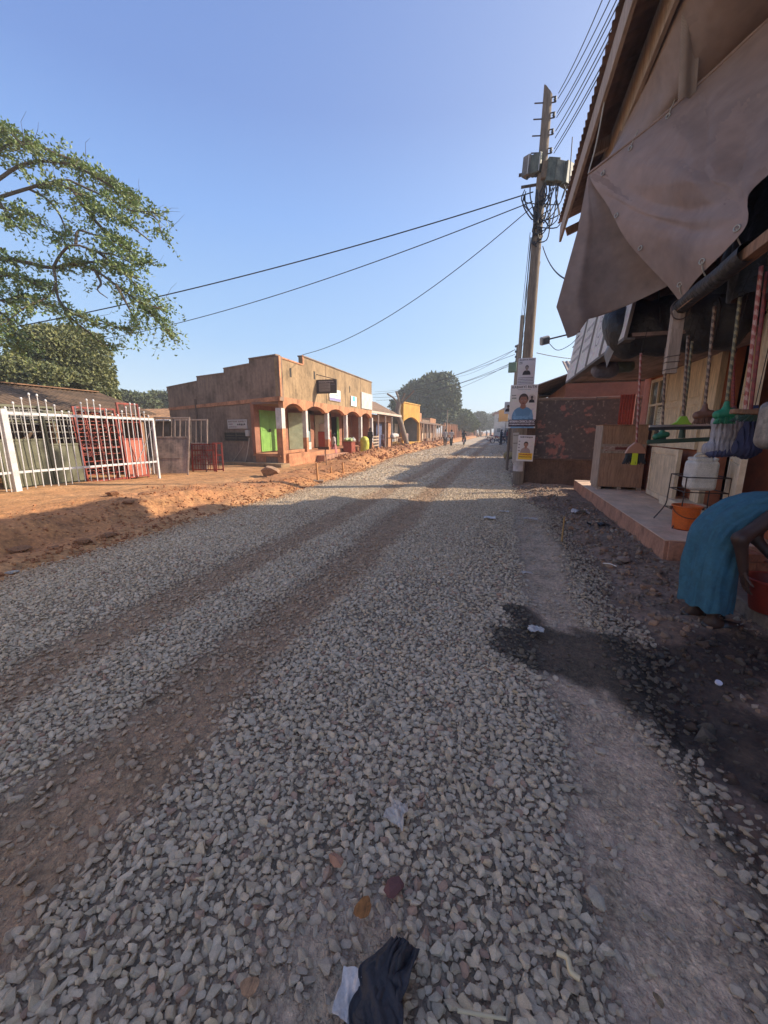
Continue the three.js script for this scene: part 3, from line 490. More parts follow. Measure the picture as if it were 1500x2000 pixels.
// ---------------------------------------------------------------- brooms and squeegees hung along the beam line
function spiral(c1, c2, n) { return tex(128, (u, v) => { const w = ((u + v * n + .35 * (pf(u, v, 8, 5, 2) - .5)) % 1 + 1) % 1, q = pf(u, v, 16, 3, 3), k = ss(.40, .60, w + .9 * (q - .5)) * ss(1.02, .9, w); return mix3(c1, c2, k * (.45 + .55 * pf(u, v, 10, 9, 2))); }); }
const spir = [spiral([.28, .06, .05], [.50, .33, .28], 3), spiral([.075, .045, .035], [.36, .26, .19], 3), spiral([.07, .065, .04], [.30, .25, .13], 3), spiral([.22, .03, .028], [.12, .02, .02], 3)];
const spm = spir.map(t => { t.repeat.set(1, 5); return new THREE.MeshStandardMaterial({ map: t, roughness: .45 }); });
function handle(t, a, b, m) { obj('handle', rod(a, b, .0125, .0125, 9), m, t, { uv: true }); obj('hang_loop', new THREE.TorusGeometry(.02, .003, 4, 12).translate(a.x, a.y + .02, a.z), mDark, t); obj('hang_string', rod(V(a.x, a.y + .03, a.z), V(a.x + .04, 2.66, a.z), .003, .003, 5), mDark, t); }
function bristles(c, w, h, d, mat, t, ry = 0) { // flared brush of tufts
  const g = []; const r = rng(Math.floor(c.x * 991 + c.z * 77)); for (let i = 0; i < 70; i++) { const a = (r() - .5), b = (r() - .5); g.push(rod(V(c.x + a * w * .7, c.y, c.z + b * d), V(c.x + a * w * 1.05 + (r() - .5) * .01, c.y - h * (.9 + .15 * r()), c.z + b * d * 1.2), .0055, .004, 4, false)); } g.push(bx(w * .85, h * .75, d * .7, [c.x, c.y - h * .4, c.z])); return obj('bristles', g, mat, t); }
{
  const ys = 2.38, at = (u, v, z) => Z(u, v, z);
  const mB = M([.03, .03, .03], { r: .7 }), mY = M([.55, .62, .02], { r: .6 }), mTan = M([.42, .20, .12], { r: .5 }), mGn = M([.03, .16, .085], { r: .5 }), mLg = M([.28, .50, .04], { r: .45 }), mDg = M([.035, .075, .05], { r: .5 });
  let a = at(1252, 690, -5.3), b = at(1243, 868, -5.25);
  let t = base('broom', 'long broom with red and white spiral handle and black and lime bristles', 'broom', V(b.x, b.y - .2, b.z), 'brooms hung up for sale'); handle(t, a, b, spm[0]);
  obj('head', prism([[-.10, 0], [.10, 0], [.075, .06], [.02, .115], [-.02, .115], [-.075, .06]], .05, .006).translate(b.x, b.y - .10, b.z - .025), mTan, t);
  bristles(V(b.x, b.y - .10, b.z), .23, .13, .05, mB, t); obj('lime_bristles', bx(.062, .14, .062, [b.x - .005, b.y - .17, b.z], undefined, .006), mY, t);
  a = at(1301, 680, -5.0); b = at(1293, 845, -4.95);
  t = base('broom', 'broom with brown spiral handle and small green head by the door', 'broom', V(b.x, b.y - .15, b.z), 'brooms hung up for sale'); handle(t, a, b, spm[1]);
  obj('head', blob([[b.x - .05, b.y - .045, b.z, b.x + .045, b.y - .02, b.z, .035, .03], [b.x, b.y, b.z, b.x, b.y + .03, b.z, .022, .018]], .009, .03), mGn, t); bristles(V(b.x - .01, b.y - .05, b.z), .12, .05, .04, mDg, t);
  a = at(1344, 656, -4.6); b = at(1333, 822, -4.55);
  t = base('squeegee', 'floor squeegee with brown spiral handle and lime socket on steel bar', 'squeegee', V(b.x, b.y - .05, b.z), 'squeegees hung up for sale'); handle(t, a, b, spm[1]);
  obj('socket', [prism([[-.085, 0], [.085, 0], [.05, .022], [.022, .075], [-.022, .075], [-.05, .022]], .03, .004).translate(b.x, b.y - .035, b.z - .015)], mLg, t);
  obj('blade_bar', [bx(.56, .022, .03, [b.x + .0, b.y - .045, b.z], [0, 0, .025], .004)], M([.45, .43, .42], { metal: .8, r: .3 }), t); obj('rubber_blade', bx(.56, .03, .01, [b.x, b.y - .07, b.z], [0, 0, .025]), mB, t);
  a = at(1338, 760, -4.75); b = at(1333, 838, -4.72);
  t = base('squeegee', 'dark green plastic floor squeegee hanging below the steel one', 'squeegee', V(b.x, b.y - .1, b.z), 'squeegees hung up for sale'); handle(t, V(a.x, a.y + .45, a.z), b, spm[2]);
  obj('socket', rod(b.clone().add(V(0, .05, 0)), V(b.x + .005, b.y - .09, b.z), .022, .03, 10), mDg, t);
  obj('blade_bar', bx(.60, .042, .03, [b.x + .0, b.y - .115, b.z], [0, 0, .06], .008), mDg, t);
  const more = [[1396, 598, 1376, 800, -4.1, spm[1], 'broom with dark spotted handle and brown head by the door frame', [.16, .07, .04]], [1446, 581, 1418, 797, -3.75, spm[2], 'broom with olive spiral handle and bright green head at the doorway', [.02, .20, .10]], [1432, 690, 1432, 805, -3.9, spm[3], 'plain dark red broom handle hanging in the doorway', [.10, .03, .02]]];
  for (const [u0, v0, u1, v1, z, m, lab, hc] of more) { a = at(u0, v0, z); b = at(u1, v1, z); t = base('broom', lab, 'broom', V(b.x, b.y - .15, b.z), 'brooms hung up for sale'); handle(t, a, b, m); const hm = M(hc, { r: .5 }); obj('head', blob([[b.x - .045, b.y - .05, b.z, b.x + .05, b.y - .04, b.z, .036, .036], [b.x, b.y, b.z, b.x, b.y + .04, b.z, .024, .018]], .01, .03), hm, t); bristles(V(b.x, b.y - .06, b.z), .13, .06, .05, hm, t); }
  const wide = [[1487, 520, 1455, 802, -3.45, 'wide push broom with red spiral handle and wooden head'], [1499, 530, 1466, 800, -3.55, 'dark red spiral handled push broom next to the open door leaf']];
  wide.forEach(([u0, v0, u1, v1, z, lab], i) => { a = at(u0, v0, z); b = at(u1, v1, z); t = base('push_broom', lab, 'broom', V(b.x, b.y - .1, b.z), 'brooms hung up for sale'); handle(t, a, b, i ? spm[3] : spm[0]); obj('head', bx(i ? .2 : .36, .035, .06, [b.x + (i ? .12 : .1), b.y - .015, b.z], [0, 0, -.06], .008), mWoodBrown, t); if (!i) bristles(V(b.x + .1, b.y - .03, b.z), .34, .045, .05, mDg, t); });
}
{ // packs of mops hanging in front of the doorway
  const c = Z(1427, 848, -3.9);
  const t = base('mop_pack', 'clear plastic pack with white and blue mop yarn and printed shield', 'mop pack', V(c.x, c.y - .2, c.z));
  obj('yarn', blob([[c.x - .1, c.y + .1, c.z, c.x + .1, c.y + .1, c.z, .05, .05], [c.x - .12, c.y - .12, c.z, c.x + .12, c.y - .12, c.z, .06, .06], [c.x - .06, c.y, c.z, c.x + .06, c.y, c.z, .07, .07]], .014, .06, x => .006 * Math.sin(x * 260)), M([.42, .41, .46], { map: 'wood', rep: .25, r: .7 }), t);
  obj('blue_yarn', blob([[c.x - .12, c.y - .15, c.z + .02, c.x + .13, c.y - .13, c.z + .02, .04, .04]], .012, .03, x => .006 * Math.sin(x * 220)), M([.06, .07, .15], { r: .8 }), t);
  obj('printed_shield', prism([[-.025, .03], [.025, .03], [.025, -.01], [0, -.035], [-.025, -.01]], .004).translate(c.x + .07, c.y + .01, c.z + .082), M([.03, .03, .09], { r: .5 }), t);
  obj('header_card', bx(.27, .035, .05, [c.x, c.y + .145, c.z], [0, 0, -.03], .006), M([.35, .34, .36], { r: .4 }), t);
  const d = Z(1466, 838, -3.7), m = base('string_mop', 'dark blue fringed mop head bunched at the top', 'mop', V(d.x, d.y - .2, d.z));
  obj('yarn', blob([[d.x, d.y + .16, d.z, d.x, d.y - .14, d.z, .02, .085], [d.x - .05, d.y - .16, d.z, d.x + .06, d.y - .15, d.z, .03, .03]], .012, .03, (x, y, z) => .008 * Math.sin(x * 240 + y * 12)), M([.035, .04, .10], { map: 'wood', rep: .2, r: .9 }), m);
  obj('hang_string', rod(V(d.x, d.y + .16, d.z), V(d.x + .03, 2.6, d.z), .003), mDark, m);
  const e = Z(1497, 828, -3.3), q = base('printed_pack', 'grey printed plastic pack hanging by the open door leaf', 'pack', V(e.x, e.y - .15, e.z));
  obj('pack', blob([[e.x, e.y + .1, e.z, e.x + .02, e.y - .1, e.z, .05, .07]], .014, .03), M([.32, .29, .28], { r: .4, map: 'stain', rep: .2 }), q); obj('hang_string', rod(V(e.x, e.y + .13, e.z), V(e.x + .02, 2.6, e.z), .003), mDark, q);
}
// ---------------------------------------------------------------- things on the veranda
{ // tall wooden crate standing on battens
  const z1 = -9.32, z0 = -9.95, x0 = 2.06, x1 = 2.92, y0 = FY, t = base('wooden_crate', 'tall brown wooden crate with a paper strip standing on the veranda', 'crate', V(2.5, FY, -9.6));
  for (let i = 0; i < 3; i++) obj('batten', bb(x0 + .02 + i * .38, x0 + .10 + i * .38, y0, y0 + .055, z0, z1, .005), mWoodGrey, t);
  obj('front_panel', bb(x0 + .02, x1, y0 + .06, 1.62, z1 - .025, z1, .004), mCrate, t);
  obj('side_panel', bb(x0, x0 + .02, y0 + .06, 1.63, z0, z1, .004), mWoodGrey, t); obj('side_panel', bb(x1 - .02, x1 - .001, y0 + .06, 1.61, z0, z1 - .03), mCrate, t);
  obj('top_panel', bb(x0 - .01, x1 + .01, 1.625, 1.645, z0, z1 + .01, .004), mCrate, t); obj('back_panel', bb(x0 + .02, x1 - .02, y0 + .06, 1.62, z0, z0 + .02), mCrate, t);
  obj('rail', bb(x0 + .02, x1 - .02, 1.05, 1.13, z1, z1 + .018, .004), mWoodGrey, t); obj('rail', bb(x0 + .02, x1 - .02, 1.18, 1.24, z1, z1 + .018, .004), mWoodGrey, t);
  const pr = canvasTex(256, 64, (c, W, H) => { c.fillStyle = '#a3887a'; c.fillRect(0, 0, W, H); const r = rng(8); for (let i = 0; i < 80; i++) { c.fillStyle = r() < .5 ? 'rgba(120,50,40,.5)' : 'rgba(200,185,170,.5)'; c.fillRect(r() * W, r() * H, 4 + r() * 26, 2 + r() * 8); } c.fillStyle = '#6d2f28'; c.fillRect(92, 16, 100, 30); });
  obj('paper_strip', tf(new THREE.PlaneGeometry(.62, .11), [x0 + .36, 1.15, z1 + .021]), printMat(pr), t, { uv: true });
}
{ // wire stand, jerrycan, orange bucket
  const mWire = M([.075, .055, .05], { r: .55, metal: .5 });
  const c = V(2.53, 0, -6.0), t = base('wire_stand', 'thin dark wire stand on the veranda holding the jerrycan', 'stand', V(c.x, FY, c.z));
  const R1 = .235, top = .93, mid = .74, legs = [[-1, 1], [1, 1], [1, -1], [-1, -1]];
  for (const [a, b] of legs) obj('leg', tube([V(c.x + a * R1, top, c.z + b * R1), V(c.x + a * R1 * 1.02, .62, c.z + b * R1 * 1.02), V(c.x + a * R1 * 1.05, .5, c.z + b * R1 * 1.05), V(c.x + a * R1 * 1.45, FY + .005, c.z + b * R1 * 1.35)], .0075, 20, 6), mWire, t);
  for (const y of [top, mid, .47]) { const k = y === .47 ? 1.07 : 1; obj('ring', legs.map((p, i) => { const q = legs[(i + 1) % 4]; return rod(V(c.x + p[0] * R1 * k, y, c.z + p[1] * R1 * k), V(c.x + q[0] * R1 * k, y, c.z + q[1] * R1 * k), .0075, .0075, 6); }), mWire, t); }
  const j = base('jerrycan', 'white plastic jerrycan sitting in the wire stand', 'jerrycan', V(c.x, mid, c.z));
  const mJ = M([.88, .84, .78], { r: .45, map: 'fine', rep: .5 });
  obj('body', [bx(.30, .39, .30, [c.x, mid + .205, c.z], [0, .0, 0], .055), bx(.19, .05, .25, [c.x - .03, mid + .41, c.z], undefined, .02)], mJ, j);
  obj('handle', tube([V(c.x - .1, mid + .42, c.z), V(c.x - .07, mid + .47, c.z), V(c.x + .05, mid + .47, c.z), V(c.x + .09, mid + .42, c.z)], .017, 16, 8), mJ, j); obj('cap', rod(V(c.x + .11, mid + .385, c.z + .05), V(c.x + .125, mid + .43, c.z + .05), .03, .03, 12), mJ, j);
  const b = V(2.33, FY, -5.72), k = base('bucket', 'bright orange plastic bucket on the veranda under the wire stand', 'bucket', b);
  const mO = M([.80, .17, .025], { r: .4, map: 'fine', rep: .8 });
  obj('body', new THREE.LatheGeometry([[0, .003], [.122, .003], [.128, .02], [.150, .285], [.163, .29], [.165, .31], [.156, .312], [.145, .29], [.12, .02], [0, .018]].map(p => new THREE.Vector2(...p)), 36).translate(b.x, b.y, b.z), mO, k);
  obj('handle', tube(Array.from({ length: 13 }, (_, i) => { const a = Math.PI * i / 12; return V(b.x + .168 * Math.cos(a), b.y + .27 - .10 * Math.sin(a), b.z + .06 + .12 * Math.sin(a)); }), .005, 30, 6), mWire, k);
  obj('ear', [bx(.03, .04, .04, [b.x - .172, b.y + .275, b.z], undefined, .008), bx(.03, .04, .04, [b.x + .172, b.y + .275, b.z], undefined, .008)], M([.1, .05, .03], { r: .6 }), k);
}
// concrete step, bricks and basin where the woman works
{
  const mConc = M([.25, .205, .175], { map: 'stain', rep: .9, r: .9, bump: .006 });
  solo('concrete_slab', bb(1.98, WX - .02, -.1, .15, -4.7, -3.15, .02), mConc, V(2.5, 0, -4), 'low grey concrete slab in front of the bending woman', 'slab');
  const r = rng(12), mBr = [[.42, .17, .09], [.36, .14, .08], [.30, .15, .10]].map(c => M(c, { map: 'stain', rep: .3, r: .95, bump: .004 }));
  const p = base('brick_pile', 'small pile of orange clay bricks on the concrete slab', 'bricks', V(2.2, .15, -4.35));
  for (let k = 0; k < 3; k++) for (let i = 0; i < 4 - k; i++) for (let q = 0; q < 2; q++) obj('brick', bx(.22, .075, .105, [2.02 + i * .17 + k * .05, .19 + k * .078, -4.45 + q * .14 + r() * .03], [0, (r() - .5) * .5, 0], .006), mBr[(i + k + q) % 3], p);
  const b = V(2.06, .15, -3.48), t = base('basin', 'dark red plastic bucket on the slab by the woman', 'bucket', b);
  obj('body', new THREE.LatheGeometry([[0, 0], [.12, 0], [.16, .24], [.175, .245], [.172, .26], [.15, .24], [.11, .02], [0, .02]].map(q => new THREE.Vector2(...q)), 32).translate(b.x, b.y, b.z), M([.30, .035, .02], { r: .5, map: 'fine', rep: 1 }), t);
  obj('rim', new THREE.TorusGeometry(.17, .008, 6, 36).rotateX(Math.PI / 2).translate(b.x, b.y + .25, b.z), M([.34, .04, .025], { r: .4 }), t);
}
// ---------------------------------------------------------------- woman bending over, seen from the side
{
  const z0 = -3.42, t = base('person', 'woman in a long blue dress bending forward at the shop steps', 'person', V(1.72, 0, z0));
  const skin = M([.045, .022, .015], { r: .55, bump: .0006, brep: .1 });
  const SH = [1.985, .975], head = [2.27, .80];
  const finger = (o, d, L, r, curl, side) => { const q = [], p = V(...o), dir = V(...d).normalize(); for (let i = 0; i < 3; i++) { const l = L * [.45, .32, .23][i], n = p.clone().addScaledVector(dir, l); q.push([p.x, p.y, p.z, n.x, n.y, n.z, r * (1 - .12 * i), r * (.9 - .12 * i)]); p.copy(n); dir.applyAxisAngle(V(...side), curl); } return q; };
  const hand = (w, d, s) => { // wrist, direction, thumb side (+z or -z)
    const D = V(...d).normalize(), W = V(...w), S = V(0, 0, s), pc = W.clone().addScaledVector(D, .045), q = [];
    for (let i = 0; i < 4; i++) { const o = (i - 1.5) * .019; const a = W.clone().addScaledVector(S, -o * .7), b = W.clone().addScaledVector(D, .085).addScaledVector(S, -o); q.push([a.x, a.y, a.z, b.x, b.y, b.z, .015, .0125]); q.push(...finger([b.x, b.y, b.z], d, [.062, .075, .08, .07][3 - i] , .0085, .35, [0, 0, 1])); }
    const th = W.clone().addScaledVector(D, .025).addScaledVector(S, .03); q.push(...finger([th.x, th.y, th.z], [D.x * .7, D.y * .7, s * .75], .07, .0095, .2, [0, 0, 1])); return blob(q, .004, .007);
  };
  const aL = { s: [SH[0] - .09, SH[1] + .03, z0 + .19], e: [1.625, .775, z0 + .265], w: [1.69, .53, z0 + .25] }, aR = { s: [SH[0] + .02, SH[1] - .02, z0 - .16], e: [1.93, .70, z0 - .17], w: [2.06, .52, z0 - .06] };
  const leg = (dz, fx) => [[1.64, .78, z0 + dz * .7, 1.61, .45, z0 + dz, .07, .055], [1.61, .45, z0 + dz, 1.62 + fx, .10, z0 + dz, .06, .036], [1.60 + fx, .055, z0 + dz, 1.64 + fx, .05, z0 + dz, .04, .04], [1.64 + fx, .06, z0 + dz, 1.79 + fx, .035, z0 + dz, .036, .026]];
  const body = blob([...leg(.09, .02), ...leg(-.09, -.04), [1.66, .80, z0, 1.76, .91, z0, .085, .08], [1.74, .93, z0, 1.98, .96, z0, .09, .09], [SH[0], SH[1], z0 - .13, SH[0], SH[1], z0 + .13, .06, .06], [2.02, .97, z0, 2.16, .89, z0, .052, .048],
    [...aL.s, ...aL.e, .056, .043], [...aL.e, ...aL.w, .042, .027], [...aR.s, ...aR.e, .054, .042], [...aR.e, ...aR.w, .04, .027]].map(p => p.flat()), .012, .035);
  const hd = blob([[2.22, .86, z0, 2.30, .78, z0, .088, .085], [2.30, .77, z0, 2.335, .72, z0, .062, .045], [2.355, .775, z0, 2.375, .755, z0, .012, .014], [2.36, .73, z0 - .02, 2.36, .73, z0 + .02, .012, .012], [2.27, .77, z0 + .085, 2.26, .79, z0 + .085, .016, .012], [2.27, .77, z0 - .085, 2.26, .79, z0 - .085, .016, .012]], .006, .02);
  obj('body', [body, hd, hand(aL.w, [.25, -1, .0], 1), hand(aR.w, [.7, -.75, .1], -1)], skin, t);
  obj('hair', blob([[2.19, .87, z0, 2.27, .82, z0, .092, .09], [2.17, .90, z0, 2.15, .92, z0, .05, .04]], .01, .03, (x, y, z) => .006 * (fb(x * 60, y * 60 + z * 50, 3) - .5)), M([.012, .01, .01], { r: .9 }), t);
  obj('eye', [bx(.012, .012, .02, [2.372, .785, z0 + .032], undefined, .004), bx(.012, .012, .02, [2.372, .785, z0 - .032], undefined, .004)], M([.5, .48, .45], { r: .3 }), t);
  // dress: rings round a bent spine  [x, y, tilt, half width, half depth]
  const ringsD = [[1.615, .175, .10, .16, .19], [1.615, .32, .06, .155, .185], [1.615, .50, .0, .155, .18], [1.625, .66, .05, .158, .18], [1.66, .79, .42, .155, .175], [1.725, .885, .85, .132, .165], [1.80, .945, 1.15, .115, .155], [1.91, .97, 1.45, .112, .16], [2.0, .965, 1.6, .09, .15]];
  const cv = k => new THREE.CatmullRomCurve3(ringsD.map(r => V(r[k[0]], r[k[1]], r[k[2]]))), c1 = cv([0, 1, 2]), c2 = cv([3, 4, 2]);
  const dress = (s, q) => { const a = c1.getPoint(q), b = c2.getPoint(q), th = -s * Math.PI * 2, f = (1 - q) * .6 + .4;
    const n1 = fb(Math.cos(th) * 2.2 + 5, Math.sin(th) * 2.2 + q * 2.2, 6), n2 = fb(Math.cos(th + q * .8) * 4.5 + 9, Math.sin(th + q * .8) * 4.5 + q * 1.6, 7), pl = 1 - Math.abs(2 * nz(th * 2.1 + 1.2 * q + n1 * 2, q * 1.4, 12) - 1); // loose uneven pleats
    const fold = .045 * (n1 - .5) + .05 * (n2 - .5) * (1 - .5 * q) + .016 * Math.pow(pl, 3) * (1 - .4 * q) + .008 * (nz(th * 9, q * 7 + th, 14) - .5);
    const rx = (b.x + fold) * Math.cos(th), rz = (b.y + fold) * Math.sin(th); const hem = q < .05 ? .012 * Math.sin(th * 9) : 0;
    return V(a.x + rx * Math.cos(a.z), a.y - rx * Math.sin(a.z) * -1 * -1 + hem, z0 + rz); };
  obj('dress', sheet(dress, 96, 70, .006), M([.055, .20, .31], { map: 'plaster', rep: .5, r: .85, bump: .003, brep: .06, two: true }), t, { label: 'long sleeveless blue dress with soft folds' });
  obj('shoulder_strap', tube([V(1.92, 1.075, z0 + .10), V(2.0, 1.06, z0 + .13), V(2.06, .96, z0 + .13)], .012, 12, 6), M([.10, .085, .14], { r: .8 }), t);
  for (const [dz, fx] of [[.09, .02], [-.09, -.04]]) {
    const sh = obj('shoe', blob([[1.59 + fx, .03, z0 + dz, 1.82 + fx, .022, z0 + dz, .042, .038], [1.71 + fx, .055, z0 + dz, 1.79 + fx, .045, z0 + dz, .038, .034]], .008, .03), M([.015, .012, .013], { r: .35 }), t);
    const r = rng(4); obj('studs', Array.from({ length: 12 }, () => new THREE.SphereGeometry(.0045, 6, 5).translate(1.72 + fx + r() * .10, .085 - r() * .02, z0 + dz + (r() - .3) * .06)), M([.8, .8, .8], { metal: .9, r: .2 }), sh);
  }
}
// ---------------------------------------------------------------- compound wall, house behind, red gate
{
  const stainT = tex(512, (u, v) => { // sooty upper paint, peeling to pink, bare brown plinth
    const n = pf(u, v, 5, 61), n2 = pf(u, v, 12, 66), n3 = pf(u, v, 40, 67, 3); const peel = ss(.57, .66, n2 * .7 + n * .3 + .12 * (n3 - .5) - .10 * Math.abs(v - .55));
    let c = mix3([.060, .050, .047], [.12, .095, .085], n3); c = mix3(c, [.30, .13, .105], peel * .8); c = mix3(c, [.16, .105, .07], ss(.36, .30, v + .05 * (n - .5)) * .9); c = mix3(c, [.30, .25, .2], ss(.70, .78, n3) * .5); return c; });
  const m = new THREE.MeshStandardMaterial({ map: stainT, roughness: .95, bumpMap: tx('bumpC', 1), bumpScale: .01 });
  const t = base('compound_wall', 'soot stained compound wall with peeling pink paint and a ledge', 'wall', V(2, 0, -12.1));
  const w = sheet((s, q) => V(mix(.93, 3.6, s), mix(-.1, 2.36 + .05 * (nz(s * 9, 1, 2) - .5), q), -12.0 + .012 * (fb(s * 20, q * 16, 4) - .5)), 80, 60, .02);
  obj('face', w, m, t, { uv: true }); obj('core', bb(.95, 3.6, -.1, 2.3, -12.25, -12.03), mSoot(), t);
  obj('ledge', bb(.93, 3.6, .70, .75, -11.99, -11.93, .012), M([.17, .115, .085], { map: 'stain', r: .95, bump: .006 }), t);
  obj('plinth', bb(.66, 3.6, -.1, .70, -11.99, -11.955), M([.17, .105, .07], { map: 'stain', rep: 1.2, r: .95, bump: .008 }), t);
  obj('pillar', bb(.66, .94, -.1, 2.52, -12.3, -11.97, .02), M([.15, .10, .075], { map: 'stain', rep: .9, r: .95, bump: .008 }), t);
  const r = rng(3); for (let i = 0; i < 9; i++) obj('coping_stone', bx(.29, .07, .3, [1.10 + i * .29, 2.375 + .02 * r(), -12.13], [0, (r() - .5) * .08, (r() - .5) * .08], .015), M([.23 + .06 * r(), .19, .16], { map: 'plaster', r: .95, bump: .01 }), t);
  function mSoot() { return M([.10, .075, .065], { map: 'stain', r: .95 }); }
  const mRed = M([.30, .06, .045], { map: 'rust', rep: .8, r: .7 });
  solo('metal_gate', corr(V(2.78, .05, -11.15), V(.34, 0, 0), V(0, 2.35, 0), .06, .012), mRed, V(2.9, 0, -11.15), 'narrow red corrugated metal gate between the shop and compound wall', 'gate');
  const h = base('house', 'low house with whitish corrugated roof behind the compound wall', 'house', V(5, 0, -18));
  obj('wall', [bb(2.75, 8, -.2, 3.15, -22, -17)], M([.40, .31, .24], { map: 'plaster', r: .9 }), h); obj('eave_wall', bb(2.7, 8, 2.75, 3.1, -16.99, -16.9), M([.25, .15, .13], { map: 'plaster', r: .9 }), h);
  obj('roof', corr(V(2.45, 3.32, -16.6), V(6, 0, 0), V(0, 1.3, -3.4), .17, .02), M([.50, .43, .38], { map: 'rust', rep: 1.2, r: .6, two: true }), h); obj('fascia', bb(2.45, 8.4, 3.16, 3.34, -16.66, -16.6), M([.42, .36, .31], { map: 'plaster', r: .8 }), h);
  obj('window', [bb(2.95, 3.0, 2.2, 2.7, -17.02, -16.98), bb(3.5, 3.55, 2.2, 2.7, -17.02, -16.98), bb(2.95, 3.55, 2.7, 2.75, -17.02, -16.98)], mCream, h);
  const q = base('lean_to_shed', 'small shed with rusty tin roof and dark upper roof behind the wall', 'shed', V(2, 0, -19));
  obj('wall', bb(1.35, 2.6, 0, 2.55, -20, -18), M([.22, .16, .12], { map: 'stain', r: .9 }), q); obj('roof', corr(V(1.2, 2.55, -17.6), V(1.6, 0, 0), V(0, .45, -2.6), .12, .015), M([.46, .32, .20], { map: 'rust', rep: .9, r: .8, two: true }), q); obj('upper_roof', bx(1.5, .06, 1.6, [2.0, 3.25, -20.6], [.1, 0, .06]), M([.09, .08, .075], { map: 'rust', r: .8 }), q);
}
// houses further along the right side (mostly hidden by the pole, they shade the street)
{
  const mk = (z0, z1, x0, h, c, rc, lab) => { const t = base('street_house', lab, 'house', V(x0 + 2, 0, (z0 + z1) / 2)); obj('wall', bb(x0, x0 + 6, -.2, h, z0, z1), M(c, { map: 'plaster', r: .9 }), t); obj('roof', [corr(V(x0 - .9, h - .05, z0 - .3), V(0, 0, z1 - z0 + .6), V(4, 1.4, 0), .18, .02), corr(V(x0 + 7, h - .05, z1 + .3), V(0, 0, z0 - z1 - .6), V(-4, 1.4, 0), .18, .02)], M(rc, { map: 'rust', rep: 1.5, r: .7, two: true }), t); obj('door', bb(x0 - .04, x0, 0, 2.1, (z0 + z1) / 2 - .5, (z0 + z1) / 2 + .5), mWoodBrown, t); return t; };
  mk(-24.5, -14.0, 1.9, 3.0, [.34, .16, .11], [.34, .26, .2], 'reddish shop house beyond the compound wall beside the pole');
  mk(-40, -27.5, 2.0, 2.9, [.38, .30, .24], [.30, .22, .17], 'beige shop house past the reddish one');
  mk(-58, -42, 2.2, 3.0, [.28, .20, .15], [.3, .2, .15], 'brown shop house behind the parked motorcycles');
  mk(-95, -61, 2.6, 3.4, [.36, .3, .26], [.32, .24, .2], 'long grey shop house toward the street end');
}
